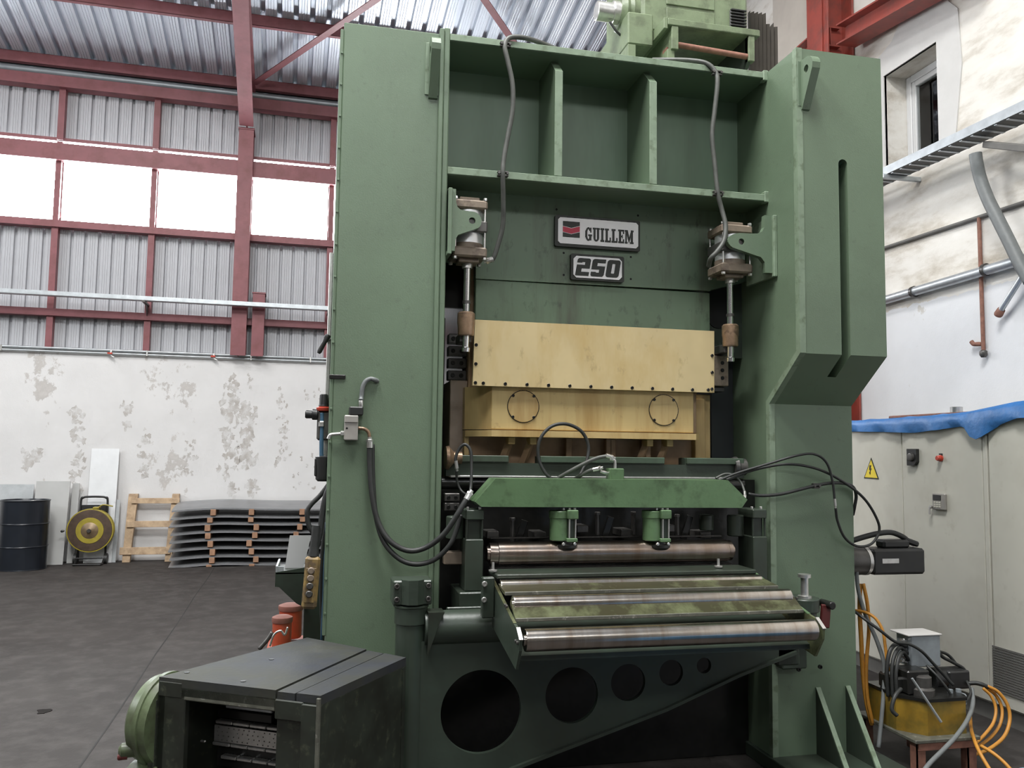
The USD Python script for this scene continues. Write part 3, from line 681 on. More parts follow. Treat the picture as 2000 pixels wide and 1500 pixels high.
part(RM, 'base_lip', prism([(.715, 4.26), (.825, 4.12), (1.925, 4.12), (1.96, 4.16), (1.96, 4.55), (.715, 4.55)], 1.672, 1.704, 'z'), 'cream_stained')
part(RM, 'brown_joint', bx(.83, 1.92, 4.15, 4.4, 1.703, 1.709), 'cream_brown')  # brown strip set back in the joint above the base lip
part(RM, 'body', bx(.735, 2.02, 4.31, 5.3, 1.50, 2.59, .004), 'cream_brown')
part(RM, 'side_plate', bx(.645, .735, 4.33, 5.2, 1.35, 1.965, .004), 'ram_pink', label='dull pinkish side plate of the ram')
part(RM, 'side_plate', bx(2.0, 2.085, 4.28, 5.2, 1.45, 1.925, .004), 'cream_stained')
part(RM, 'corner_post', bx(.715, .74, 4.28, 4.5, 1.5, 1.672, .003), 'cream_stained')
part(RM, 'corner_post', bx(1.985, 2.045, 4.26, 4.5, 1.45, 1.90, .003), 'cream_stained')
for px in (1105, 1190, 1258, 1182):
    x = at(px, 880, y=4.33)[0]; part(RM, 'rib', bx(x - .016, x + .016, 4.27, 4.32, 1.45, 1.672, .003), 'cream_brown')
for px in (998, 1040, 1267, 1306):
    x = at(px, 858, y=4.2)[0]
    part(RM, 'clamp', join(bx(x - .018, x + .018, 4.18, 4.26, 1.635, 1.672, .003)), 'cream_stained')
    part(RM, 'clamp_strut', bar((x, 4.24, 1.645), (x - .04, 4.27, 1.52), .034, .03), 'cream_brown')
    part(RM, 'clamp_foot', bx(x - .06, x - .02, 4.22, 4.28, 1.50, 1.525, .003), 'cream_stained')
part(RM, 'guide_block', bx(2.022, 2.135, 4.16, 4.30, 1.965, 2.13, .004), 'brown_cast', label='brown guide block with three bolt holes')
for z in (2.09, 2.05, 2.008): part(RM, 'bolt_hole', lathe((2.098, 4.1605, z), (0, -1, 0), [(0, .0105), (.002, .0105)], 12), 'hole_black')
part(RM, 'guide_block', bx(2.03, 2.12, 4.18, 4.3, 1.935, 1.96, .003), 'black_oil_and_shade')


# ---- counterbalance cylinders
def balance_cylinder(label, cx, cy, side, turn, R):
    t = thing('balance_cylinder', label, 'pneumatic cylinder', (cx, cy, 2.1), group='balance cylinders of the press')
    z0, z1 = (2.545, 2.83) if side < 0 else (2.545, 2.80)
    h = R * 1.13
    for za, zb, nm in ((z0, z0 + .05, 'end_cap'), (z1 - .045, z1, 'end_cap')):
        part(t, nm, rotz(bx(cx - h, cx + h, cy - h, cy + h, za, zb, .008), turn, (cx, cy, 0)), 'brown_cast')
    part(t, 'port_boss', rotz(bx(cx - h * .6, cx + h * .6, cy - h * .6, cy + h * .6, z1, z1 + .022, .004), turn, (cx, cy, 0)), 'brown_cast')
    part(t, 'port_boss', rotz(bx(cx - h * .6, cx + h * .6, cy - h * .6, cy + h * .6, z0 - .02, z0, .004), turn, (cx, cy, 0)), 'brown_cast')
    part(t, 'barrel', cyl((cx, cy, z0 + .05), (cx, cy, z1 - .045), R, 40), 'aluminium', smooth=40)
    part(t, 'collar', cyl((cx, cy, z0 + .048), (cx, cy, z0 + .075), R * 1.03, 40), 'brown_cast', smooth=40)
    for k in range(4):
        a = turn + math.pi / 4 + k * math.pi / 2; q = np.array([cx + h * 1.22 * math.cos(a), cy + h * 1.22 * math.sin(a), 0])
        rod = part(t, 'tie_rod', cyl(q + [0, 0, z0 - .01], q + [0, 0, z1 + .01], .0055, 10), 'zinc', smooth=40); BASE[rod] = BASE[t]
        part(rod, 'nut', hexhead(q + [0, 0, z1], (0, 0, 1), .011, .013), 'zinc')
        part(rod, 'nut', hexhead(q + [0, 0, z0], (0, 0, -1), .011, .013), 'zinc')
    zm = (z0 + z1) / 2 + .01
    part(t, 'trunnion_band', rotz(bx(cx - h, cx + h, cy - h, cy + h, zm - .028, zm + .028, .006), turn, (cx, cy, 0)), 'dark_steel')
    wx = CX1 if side < 0 else CX2
    yb = cy - h - .03
    ear = Polygon([(0, -.155), (0, .15), (.036, .15), (.038, .085), (.045, .062), (.06, .050), (.085, .046), (.115, .045)] + [(.115 + .045 * math.sin(a), .045 * math.cos(a)) for a in np.linspace(.2, math.pi - .7, 10)] + [(.05, -.075), (.038, -.10), (.036, -.155)])
    reach = abs(cx - wx) / .115
    ear = affinity.scale(ear, reach, 1, origin=(0, 0)).difference(Point(abs(cx - wx), 0).buffer(.016))
    ear = affinity.translate(affinity.scale(ear, -side, 1, origin=(0, 0)), wx, zm + .015)
    part(t, 'bracket_plate', prism(ear, yb - .012, yb + .02, 'y'), 'press_green', label='green ear bracket with a pivot hole')
    part(t, 'bracket_pad', bx(wx + side * 0, wx - side * .02, yb - .03, 4.20, zm - .16, zm + .165, .003), 'edge_green' if side > 0 else 'press_green')
    part(t, 'pivot_pin', cyl((cx, yb + .002, zm + .015), (cx, cy - R * .8, zm + .015), .0155, 14), 'dark_steel', smooth=40)
    part(t, 'gland', cyl((cx, cy, z0 - .042), (cx, cy, z0 - .02), .026, 18), 'zinc', smooth=40)
    part(t, 'piston_rod', cyl((cx, cy, 2.28), (cx, cy, z0 - .04), .0165, 18), 'chrome', smooth=40)
    part(t, 'lock_ring', cyl((cx, cy, 2.325), (cx, cy, 2.34), .021, 18), 'dark_steel', smooth=40)
    part(t, 'coupling', lathe((cx, cy, 2.165), (0, 0, 1), [(0, .037), (.006, .041), (.045, .041), (.06, .044), (.11, .044), (.118, .036)], 26), 'coupling', smooth=40)
    part(t, 'stud', lathe((cx, cy, 2.085), (0, 0, 1), [(0, .020), (.02, .022), (.024, .017), (.08, .017)], 18), 'chrome', smooth=40)
    part(t, 'link', bx(cx - .03, cx + .03, cy + .01, 4.22, 2.135, 2.18, .004), 'dark_steel')
    return t


balance_cylinder('slim silver air cylinder on a green ear bracket beside the plain straight column', .680, 4.08, -1, 0.0, .075)
balance_cylinder('silver air cylinder with corner tie rods beside the slotted column', 2.089, 4.05, 1, 0.0, .078)


# ---- name plates: lettering from polygons
def slab_letters(word, h, gap=.14):
    """condensed slab serif capitals of height h as one polygon, lower left at the origin"""
    s, b = .21, .13
    def stem(x, y0=0, y1=1): return sbox(x, y0, x + s, y1)
    def slab(x0, x1, y): return sbox(x0, y, x1, y + b)
    G = {}
    ring = affinity.scale(Point(0, 0).buffer(.5, 16), .62, 1.0); ring = unary_union([affinity.translate(ring, .31, .5), sbox(.0, .25, .62, .75)]).buffer(0)
    hole = affinity.scale(ring, .36, .74)
    o = ring.difference(hole)
    G['G'] = (unary_union([o.difference(sbox(.36, .44, .7, .74)), sbox(.40, .05, .40 + s, .46), sbox(.30, .36, .68, .48), sbox(.5, .62, .61, .98)]), .68)
    G['U'] = (unary_union([stem(.07, .25), stem(.42, .25), slab(0, .33, 1 - b), slab(.37, .70, 1 - b), affinity.translate(affinity.scale(Point(0, 0).buffer(.5, 16), .56, .56), .35, .28).difference(sbox(0, .28, 1, 1)).difference(affinity.translate(affinity.scale(Point(0, 0).buffer(.5, 16), .15, .30), .35, .28)).difference(sbox(.28, .15, .42, 1))]), .70)
    G['I'] = (unary_union([stem(.08), slab(0, .37, 0), slab(0, .37, 1 - b)]), .37)
    G['L'] = (unary_union([stem(.08), slab(0, .40, 1 - b), slab(0, .60, 0), sbox(.48, 0, .60, .36)]), .60)
    G['E'] = (unary_union([stem(.08), slab(0, .60, 0), slab(0, .60, 1 - b), sbox(.48, 0, .60, .30), sbox(.48, .70, .60, 1), sbox(.1, .44, .44, .56), sbox(.38, .36, .46, .64)]), .60)
    G['M'] = (unary_union([sbox(.06, 0, .20, 1), sbox(.62, 0, .83, 1), slab(0, .28, 0), slab(.54, .90, 0), slab(0, .24, 1 - b), slab(.66, .90, 1 - b), Polygon([(.08, 1), (.30, 1), (.50, .28), (.42, .05)]), Polygon([(.82, 1), (.66, 1), (.38, .28), (.44, .05)])]), .90)
    x, out = 0.0, []
    for ch in word:
        g, wd = G[ch]; out.append(affinity.translate(g, x, 0)); x += wd + gap * .55
    return [affinity.scale(p, h * .95, h, origin=(0, 0)) for p in out], (x - gap * .55) * h * .95


def rrect(x0, x1, z0, z1, r): return sbox(x0 + r, z0 + r, x1 - r, z1 - r).buffer(r, 6)


def chamfered(x0, x1, z0, z1, r): return sbox(x0 + r, z0 + r, x1 - r, z1 - r).buffer(r, join_style=3, cap_style=3) if False else Polygon([(x0 + r, z0), (x1 - r, z0), (x1, z0 + r), (x1, z1 - r), (x1 - r, z1), (x0 + r, z1), (x0, z1 - r), (x0, z0 + r)])


N1 = thing('name_plate', 'white name plate reading GUILLEM with a red and black chevron emblem', 'sign', (1.407, 4.23, 2.68))
part(N1, 'backing', prism(rrect(1.168, 1.645, 2.682, 2.850, .010), 4.210, 4.233, 'y'), 'sign_black')
part(N1, 'face', prism(chamfered(1.184, 1.633, 2.698, 2.838, .012), 4.207, 4.211, 'y'), 'sign_white')
e0, e1, ez0, ez1 = 1.210, 1.303, 2.733, 2.818
zz = lambda f: ez0 + (ez1 - ez0) * f
em = (e0 + e1) / 2
part(N1, 'emblem', prism(unary_union([Polygon([(e0, ez1), (e1, ez1), (e1, zz(.76)), (em, zz(.60)), (e0, zz(.70))]), Polygon([(e0, ez0), (e1, ez0), (e1, zz(.35)), (em, zz(.19)), (e0, zz(.29))])]), 4.2050, 4.2072, 'y'), 'sign_black', label='black square emblem halves')
part(N1, 'emblem', prism([(e0, zz(.66)), (em, zz(.56)), (e1, zz(.72)), (e1, zz(.39)), (em, zz(.23)), (e0, zz(.33))], 4.2050, 4.2072, 'y'), 'sign_red', label='red chevron of the emblem')
ls, lw = slab_letters('GUILLEM', .074)
kx = .272 / lw
for g in ls:
    g = affinity.translate(affinity.scale(g, kx, 1, origin=(0, 0)), 1.334, 2.720)
    part(N1, 'letter', prism(g, 4.2050, 4.2072, 'y'), 'sign_black')
N2 = thing('number_plate', 'white plate with heavy slanted number 250 under the name plate', 'sign', (1.405, 4.23, 2.51))
part(N2, 'backing', prism(rrect(1.257, 1.554, 2.508, 2.648, .010), 4.210, 4.233, 'y'), 'sign_black')
part(N2, 'face', prism(chamfered(1.270, 1.541, 2.520, 2.636, .016), 4.207, 4.211, 'y'), 'sign_white')
R_ = lambda x0, x1, y0, y1, r=.10: rrect(x0, x1, y0, y1, r)
dig2 = unary_union([R_(0, .80, .60, 1, .14), R_(0, .80, 0, .58, .12)]).union(sbox(0, 0, .4, .2))
d2 = R_(0, .8, 0, 1, .13).union(sbox(0, 0, .8, .3)).difference(sbox(-.1, .62, .48, .78)).difference(sbox(.32, .22, .9, .42)).union(sbox(0, .74, .3, .87))
d5 = R_(0, .8, 0, 1, .13).union(sbox(.2, .7, .8, 1)).difference(sbox(.32, .60, .9, .78)).difference(sbox(-.1, .22, .48, .40)).union(sbox(0, .13, .3, .26))
d0 = R_(0, .8, 0, 1, .15).difference(R_(.31, .50, .22, .78, .04))
for k, g in enumerate((d2, d5, d0)):
    g = affinity.affine_transform(g, [.092, .016, 0, .094, 1.279 + k * .0835, 2.531])
    part(N2, 'digit', prism(g, 4.2050, 4.2072, 'y'), 'sign_black')
for q in ((1101, 494), (1232, 502), (1101, 537), (1232, 545), (1087, 409), (1246, 421)):
    p = at(*q, y=4.232); part(PR, 'screw_hole', lathe((p[0], 4.2335, p[2]), (0, -1, 0), [(0, .006), (.002, .006)], 10), 'hole_black')

# ---- drive motor on its frame, on top of the press
FRM = thing('motor_frame', 'green welded frame with cross tube carrying the motor above the crossbeam', 'frame', (2.2, 4.6, 3.66))
part(FRM, 'top_plate', bx(1.89, 2.478, 4.40, 5.5, 4.085, 4.126, .004), 'motor_green')
part(FRM, 'leg', bx(1.915, 1.958, 4.405, 4.45, 3.945, 4.085, .003), 'motor_green')
part(FRM, 'leg', bx(2.405, 2.445, 4.405, 4.45, 3.93, 4.085, .003), 'motor_green')
part(FRM, 'foot', bx(1.895, 1.94, 4.42, 4.5, 3.661, 3.95, .003), 'motor_green')
part(FRM, 'foot', bx(2.36, 2.42, 4.75, 5.0, 3.661, 3.95, .003), 'deep_green')
part(FRM, 'cross_tube', cyl((1.95, 4.43, 3.985), (2.42, 4.43, 3.965), .017, 14), 'rust', smooth=40, label='rusty brown cross tube')
part(FRM, 'side_gusset', prism([(4.45, 4.085), (4.45, 3.93), (5.0, 3.68), (5.4, 3.68), (5.4, 4.085)], 1.92, 1.94, 'x'), 'motor_green')
part(FRM, 'side_gusset', prism([(4.42, 4.085), (4.42, 3.93), (4.70, 3.70), (5.2, 3.70), (5.4, 4.085)], 2.405, 2.425, 'x'), 'deep_green')
part(FRM, 'rail', bx(1.865, 1.889, 4.40, 5.5, 4.06, 4.126, .003), 'motor_green')
part(FRM, 'rail', bx(1.70, 1.75, 4.55, 5.5, 3.94, 4.018, .003), 'motor_green')
part(FRM, 'red_lug', bx(1.906, 1.916, 4.46, 4.52, 3.86, 3.98), 'rust')
MT = thing('drive_motor', 'large mottled green electric motor with silver shaft end above the crossbeam', 'electric motor', (2.1, 4.85, 4.126))
part(MT, 'body', bx(1.80, 2.50, 4.58, 5.25, 4.1265, 4.95, .02), 'motor_green')
part(MT, 'lower_flange', bx(1.70, 1.86, 4.55, 5.2, 4.02, 4.22, .008), 'motor_green')
part(MT, 'access_panel', bx(1.955, 2.27, 4.572, 4.585, 4.18, 4.29, .003), 'motor_green')
part(MT, 'access_panel', bx(1.955, 2.27, 4.572, 4.585, 4.31, 4.6, .003), 'motor_green')
gr = part(MT, 'vent_grille', bx(2.37, 2.47, 4.560, 4.585, 4.15, 4.335, .012), 'black_plastic')
BASE[gr] = BASE[MT]
for k in range(9): part(gr, 'fin', bx(2.368, 2.472, 4.548, 4.562, 4.16 + k * .0195, 4.17 + k * .0195, .002), 'black_plastic')
part(MT, 'drum_brake', lathe((1.69, 4.72, 4.29), (1, 0, 0), [(0, .10), (.03, .125), (.05, .115), (.07, .13), (.10, .12), (.14, .12)], 28), 'motor_green', smooth=30)
part(MT, 'shaft_end', lathe((1.55, 4.70, 4.28), (1, 0, 0), [(0, .052), (.004, .058), (.10, .058), (.104, .07), (.15, .07)], 28), 'zinc', smooth=30, label='silver cylindrical shaft end')
part(MT, 'lead', tube([(1.63, 4.68, 4.21), (1.68, 4.68, 4.15), (1.76, 4.70, 4.11)], .008, 8), 'black_rubber', smooth=True)
x0 = at(1466, 80, y=4.8)[0]; x1 = at(1519, 80, y=4.8)[0]
zt, zb = at(1490, 24, y=4.8)[2], 3.645
v = []; f = []; n_ = 15
for k in range(n_):
    xx = x0 + (x1 - x0) * k / (n_ - 1); yy = 4.8 + (.03 if k % 2 else 0); drop = .0 if k < 9 else .06 + .012 * (k % 3)
    v += [(xx, yy, zb), (xx, yy, zt - drop)]
for k in range(n_ - 1): f += [[2 * k, 2 * k + 2, 2 * k + 3], [2 * k, 2 * k + 3, 2 * k + 1]]
v = np.array(v); nb = len(v); v2 = v + [0, .03, 0]; f = np.array(f)
side = [[0, 1, nb + 1], [0, nb + 1, nb], [nb - 2, 2 * nb - 1, nb - 1], [nb - 2, 2 * nb - 2, 2 * nb - 1]] + [t for k in range(n_ - 1) for t in ([2 * k + 1, 2 * k + 3, nb + 2 * k + 3], [2 * k + 1, nb + 2 * k + 3, nb + 2 * k + 1])]
single('ribbed_guard', (np.vstack([v, v2]), np.vstack([f, f[:, ::-1] + nb, side])), 'ribbed_dark', 'dark brown pleated sheet guard standing behind the green drive motor', 'guard')

# ================================================================== ROLL FEEDER between the columns
FE = thing('roll_feeder', 'green strip feeder with hold-down beam and wide steel roller between the columns', 'strip feeder', (1.38, 3.95, .9))
FY = 3.84
P2 = lambda q, y: (lambda p: (p[0], p[2]))(at(*q, y=y))
part(FE, 'hold_down_beam', prism([P2(q, FY) for q in ((968, 935), (1422, 938), (1460, 976), (1449, 992), (940, 990), (928, 980))], FY, FY + .16, 'y'), 'bright_green', label='bright green hold-down beam with cut corners')
bz0, bz1 = at(1190, 936, y=FY)[2], at(1190, 915, y=FY)[2]
bxc = at(1201, 925, y=3.9)[0]
part(FE, 'port_block', bx(bxc - .037, bxc + .037, 3.87, 3.93, bz0 - .01, bz1, .004), 'bright_green')
part(FE, 'elbow', tube([(bxc, 3.9, bz1 - .005), (bxc, 3.9, bz1 + .025), (bxc - .005, 3.9, bz1 + .04), (bxc - .03, 3.9, bz1 + .045)], .008, 8), 'zinc', smooth=True)
part(FE, 'elbow', cyl((bxc - .037, 3.9, bz1 - .025), (bxc - .075, 3.9, bz1 - .015), .009, 8), 'zinc', smooth=True)
for px in (1102, 1283):
    c_ = at(px, 1030, y=3.88); x = c_[0]; z0, z1 = at(px, 1062, y=3.88)[2], at(px, 994, y=3.88)[2]
    b = part(FE, 'press_cylinder', join(cyl((x - .022, 3.89, z0 + .015), (x - .022, 3.89, z1 - .03), .046, 26, .004), cyl((x - .022, 3.89, z1 - .045), (x - .022, 3.89, z1 - .008), .050, 26, .004)), 'bright_green', smooth=35, label='green air cylinder pressing on the roller')
    BASE[b] = BASE[FE]
    part(FE, 'cylinder_head', bx(x + .002, x + .055, 3.825, 3.90, z1 - .045, z1 - .002, .004), 'bright_green')
    part(FE, 'cylinder_foot', bx(x + .0, x + .052, 3.828, 3.90, z0 + .012, z0 + .03, .003), 'bright_green')
    part(FE, 'guide_post', bx(x + .008, x + .046, 3.845, 3.9, z0 + .02, z1 - .03, .003), 'deep_green')
    for dx in (.012, .042): part(FE, 'guide_rod', cyl((x + dx, 3.835, z0 + .03), (x + dx, 3.835, z1 - .045), .004, 8), 'zinc', smooth=True)
    for dx in (-.01, .02, .045): part(FE, 'bolt', hexhead((x + dx, 3.86, z1 - .004), (0, 0, 1), .008, .012), 'zinc')
    part(FE, 'pad', lathe((x + .01, 3.87, z0 - .025), (0, 0, 1), [(0, .038), (.01, .05), (.022, .05), (.026, .03), (.04, .03)], 24), 'black_oil_and_shade', smooth=35)
    for dx in (-.02, .035): part(FE, 'bolt', hexhead((x + dx, 3.825, z0 + .005), (0, -1, 0), .008, .01), 'zinc')
rz = at(1190, 1078, y=3.9)[2]
part(FE, 'main_roller', lathe((.765, 3.9, rz), (1, 0, 0), [(0, .035), (.012, .035), (.013, .05), (.05, .05), (.052, .054), (1.21, .054), (1.214, .049), (1.235, .049), (1.236, .03), (1.25, .03)], 44), 'roller_worn', smooth=30, label='wide worn steel feed roller')
part(FE, 'lower_roller', cyl((.78, 3.9, rz - .105), (2.0, 3.9, rz - .105), .045, 36), 'dark_steel', smooth=30)
for (xa, xb, xc) in ((at(906, 1080, y=3.9)[0], at(941, 1080, y=3.9)[0], -1), (at(1464, 1080, y=3.9)[0], at(1491, 1080, y=3.9)[0], 1)):
    zt, zm, zl, zb = at(920, 995, y=3.9)[2], at(920, 1014, y=3.9)[2], at(920, 1052, y=3.9)[2], at(920, 1118, y=3.9)[2]
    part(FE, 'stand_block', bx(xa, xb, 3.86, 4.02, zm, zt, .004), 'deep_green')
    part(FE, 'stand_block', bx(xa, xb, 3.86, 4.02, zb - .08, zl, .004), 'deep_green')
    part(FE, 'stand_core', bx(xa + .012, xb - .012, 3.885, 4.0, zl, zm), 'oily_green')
    for x in (xa + .006, xb - .006): part(FE, 'stand_rod', cyl((x, 3.875, zl), (x, 3.875, zm), .006, 8), 'oily_green', smooth=True)
    for x in (xa + .015, xb - .012): part(FE, 'bolt', hexhead((x, 3.9, zt), (0, 0, 1), .007, .012), 'zinc')
    xx = xa - .035 if xc < 0 else xa - .045
    part(FE, 'side_cylinder', cyl((xx, 3.96, zl - .005), (xx, 3.96, zm + .01), .042, 24, .004), 'deep_green', smooth=35)
    if xc > 0: part(FE, 'side_cylinder', cyl((xx - .14, 4.0, zl + .02), (xx - .14, 4.0, zm + .01), .036, 24, .004), 'deep_green', smooth=35)
    part(FE, 'base_block', bx(xa - .03 if xc < 0 else xa - .02, xb + .03, 3.83, 4.1, zb - .32, zb - .08, .005), 'oily_green')
hb = at(870, 1090, y=3.98)
part(FE, 'shaft_block', bx(at(866, 1085, y=3.98)[0], at(902, 1085, y=3.98)[0], 3.96, 4.02, at(870, 1102, y=3.98)[2], at(870, 1077, y=3.98)[2], .004), 'brown_cast')
zr0, zr1 = at(1180, 932, y=4.12)[2], at(1180, 893, y=4.12)[2]
rb = Polygon([(.60, zr0), (2.20, zr0), (2.20, zr1), (1.86, zr1), (1.86, zr1 - .035), (1.745, zr1 - .035), (1.745, zr1), (1.07, zr1), (1.07, zr1 - .035), (.915, zr1 - .035), (.915, zr1), (.60, zr1)])
part(FE, 'rear_beam', prism(rb, 4.12, 4.2, 'y'), 'deep_green')
part(FE, 'rear_beam_cap', join(bx(.62, .91, 4.10, 4.2, zr1 - .03, zr1 + .002, .003), bx(1.075, 1.74, 4.10, 4.2, zr1 - .03, zr1 + .002, .003), bx(1.865, 2.19, 4.10, 4.2, zr1 - .03, zr1 + .002, .003)), 'rear_green')
part(FE, 'rear_shaft', cyl((.58, 4.14, zr0 - .035), (2.2, 4.14, zr0 - .035), .03, 20), 'black_oil_and_shade', smooth=30)
part(FE, 'rear_strip', bx(.62, 2.12, 4.10, 4.12, zr0 - .006, zr0 + .004, .002), 'zinc')
e_ = at(1437, 912, y=4.12)
part(FE, 'end_bearing', lathe((e_[0] - .01, 4.14, e_[2]), (1, 0, 0), [(0, .05), (.02, .055), (.03, .045), (.07, .045)], 24), 'dark_steel', smooth=30)
e_ = at(878, 890, y=4.1)
part(FE, 'end_flange', lathe((e_[0] - .02, 4.1, e_[2] - .01), (1, 0, 0), [(0, .055), (.015, .06), (.022, .05), (.04, .03), (.08, .03)], 24), 'coupling', smooth=30)
part(FE, 'dark_backing', bx(CX1 + .002, CX2 - .002, 4.16, 4.2, .62, zr0 - .01), 'black_oil_and_shade')  # black sheet added behind the feeder so its gaps stay dark
for z in (zr0 - .10, zr0 - .145):
    g = part(FE, 'gib_block', bx(.585, .66, 4.05, 4.10, z - .02, z + .02, .004), 'dark_steel'); BASE[g] = BASE[FE]
    for x in (.605, .64): part(g, 'bolt', sockethead((x, 4.05, z), (0, -1, 0), .009, .007), 'black_oil_and_shade')
RNG2 = np.random.default_rng(3)
for k in range(16):
    x = .80 + 1.17 * (k + .5) / 16 + RNG2.uniform(-.02, .02); zb_ = rz + RNG2.uniform(.06, .13)
    if k % 3 == 0: part(FE, 'tie_bracket', bx(x - .03, x + .03, 4.02, 4.15, zb_ - .02, zb_ + .015, .003), 'dark_steel')
    elif k % 3 == 1: part(FE, 'adjuster', join(cyl((x, 4.05, zb_ - .06), (x, 4.05, zb_ + .04), .012, 8), hexhead((x, 4.05, zb_ + .04), (0, 0, 1), .016, .014)), 'dark_steel')
    else: part(FE, 'link_plate', bar((x - .02, 4.06, zb_ - .07), (x + .02, 4.06, zb_ + .05), .035, .015, (0, 1, 0), .003), 'black_oil_and_shade')
part(FE, 'cross_strip', bx(.80, 2.0, 3.985, 4.0, rz + .058, rz + .066, .002), 'dark_steel')
zt_ = at(1190, 1112, y=3.78)[2]
part(FE, 'entry_plate', bx(.77, 2.025, 3.68, 3.86, zt_ - .02, zt_, .004), 'oily_green')
for px in (963, 1403):
    x = at(px, 1105, y=3.75)[0]
    part(FE, 'entry_stud', lathe((x, 3.75, zt_), (0, 0, 1), [(0, .014), (.006, .02), (.012, .02), (.014, .007), (.045, .006)], 14), 'zinc', smooth=40)

# ---- infeed roller table
TB = thing('roller_table', 'short sloping infeed table with three steel rollers in oily olive deck plates', 'roller table', (1.4, 3.4, .7))
rol = []
for (px, py, y, r, L0, L1) in ((976, 1131.8, 3.63, .030, .768, 2.02), (997, 1162, 3.38, .036, .768, 2.02), (1020, 1227, 3.184, .043, .772, 2.015)):
    zc = at(px, py, y=y + r * .3)[2] - r; rol.append((y, zc, r))
    part(TB, 'roller', lathe((L0, y, zc), (1, 0, 0), [(0, r * .5), (.006, r * .5), (.007, r * .96), (.012, r), (L1 - L0 - .012, r), (L1 - L0 - .007, r * .96), (L1 - L0, r * .5)], 40), 'roller_steel', smooth=30)
def tilt(y0, z0, y1, z1, th=.012): return prism([(y0, z0), (y1, z1), (y1 - .002, z1 - th), (y0 - .002, z0 - th)], .765, 2.025, 'x')
(ya, za, ra), (yb, zb, rb_), (yc, zc, rc_) = rol
f1, f2 = at(988, 1156.6, x=.77), at(1009, 1208, x=.77); k1, k2 = at(976, 1141.2, y=ya - .02), at(997, 1181, y=yb - .02)
part(TB, 'deck_plate', tilt(f1[1], f1[2], k1[1], k1[2]), 'deck_green')
part(TB, 'deck_plate', tilt(f2[1], f2[2], k2[1], k2[2]), 'deck_green')
for f_ in (f1, f2): part(TB, 'deck_edge', bx(.765, 2.025, f_[1] - .004, f_[1] + .002, f_[2] - .014, f_[2] + .001, .002), 'worn_edge')
part(TB, 'under_tray', prism([(ya - .03, za - .06), (yc + .05, zc - .07), (yc + .05, zc - .09), (ya - .03, za - .08)], .77, 2.02, 'x'), 'oily_green')
sp = [(962, 1130), (1006, 1218), (1012, 1228), (1018, 1250), (1017, 1272), (1010, 1308), (985, 1262), (958, 1212), (950, 1160), (952, 1132)]
sp = [(p[1], p[2]) for p in (at(*q, x=.757) for q in sp)]
for x, nm in ((.751, 0), (2.028, 1)):
    s_ = part(TB, 'side_plate', prism(sp, x, x + .011, 'x'), 'deck_green' if nm else 'deep_green'); BASE[s_] = BASE[TB]
    a, b = np.array([x + .0055, sp[0][0], sp[0][1]]), np.array([x + .0055, sp[1][0], sp[1][1]])
    part(TB, 'edge_strip', bar(a, b, .013, .004), 'deck_green' if nm == 0 else 'bright_green')
    part(TB, 'bearing_cap', bar((x + .005, sp[2][0] - .004, sp[2][1] + .005), (x + .005, sp[3][0] - .004, sp[3][1] - .0), .016, .005), 'zinc')
    for (y, z, r) in rol[1:]:
        for k in (-1, 1): part(s_, 'bolt', hexhead((x if nm == 0 else x + .011, y + k * .014, z - .005), (-1 if nm == 0 else 1, 0, 0), .007, .008), 'dark_steel')
mb = at(955, 1150, y=3.66)
part(TB, 'mount_block', bx(.695, .750, 3.62, 3.66, at(950, 1208, y=3.62)[2], at(950, 1128, y=3.62)[2], .005), 'oily_green')
for q in ((946, 1140), (945, 1171)):
    p = at(*q, y=3.62); part(TB, 'bolt', sockethead(p, (0, -1, 0), .012, .012), 'zinc')
for q in ((1547, 1195), (1520, 1210)):
    pass

# ---- hinged arm carrying the coil unit
AR = thing('swing_arm', 'dark green hinged arm with a row of round holes shrinking along it', 'machine arm', (.404, 3.75, 0))
top = [at(q, 1262, y=3.70) for q in (850, 1560)]
bot = [at(*q, y=3.70) for q in ((1553, 1273), (1440, 1318), (1300, 1384), (1000, 1500))]
pg = Polygon([(.44, top[0][2] + .02), (2.24, top[1][2] + .02), (bot[0][0], bot[0][2] - .005)] + [(p[0], p[2]) for p in bot[1:]] + [(.60, .12), (.44, .08)])
for (q, r) in (((940, 1390), .178), ((1117, 1358), .122), ((1227, 1333), .082), ((1311, 1314), .058), ((1375, 1300), .036)):
    p = at(*q, y=3.70); pg = pg.difference(Point(p[0], p[2]).buffer(r, 24))
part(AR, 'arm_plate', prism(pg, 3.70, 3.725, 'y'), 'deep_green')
for a, b in zip([np.array([.60, 3.78, .115])] + [np.array([p[0], 3.78, p[2]]) for p in bot[:0:-1]], [np.array([p[0], 3.78, p[2]]) for p in bot[:0:-1]] + [np.array([bot[0][0], 3.78, bot[0][2]])]):
    part(AR, 'lower_flange', bar(a, b, .20, .014), 'deep_green')
hx = .404
zc0, zc1 = at(805, 1180, y=3.70)[2], at(805, 1134, y=3.70)[2]
part(AR, 'hinge_post', cyl((hx, 3.75, 0), (hx, 3.75, zc0 - .05), .066, 30), 'deep_green', smooth=35)
part(AR, 'hinge_collar', lathe((hx, 3.75, zc0 - .09), (0, 0, 1), [(0, .066), (.003, .072), (.07, .072), (.074, .077), (.082, .077)], 30), 'deep_green', smooth=35)
cap = part(AR, 'hinge_cap', join(bx(hx - .085, hx + .085, 3.70, 3.84, zc0 - .005, zc1, .006), cyl((hx, 3.715, zc0), (hx, 3.715, zc1 + .004), .052, 8)), 'deep_green', smooth=30); BASE[cap] = BASE[AR]
for sx in (-1, 1):
    for z in (zc0 + .022, zc1 - .022): part(cap, 'bolt', sockethead((hx + sx * .068, 3.70, z), (0, -1, 0), .012, .012), 'dark_steel')
tz = at(900, 1232, y=3.66)[2]
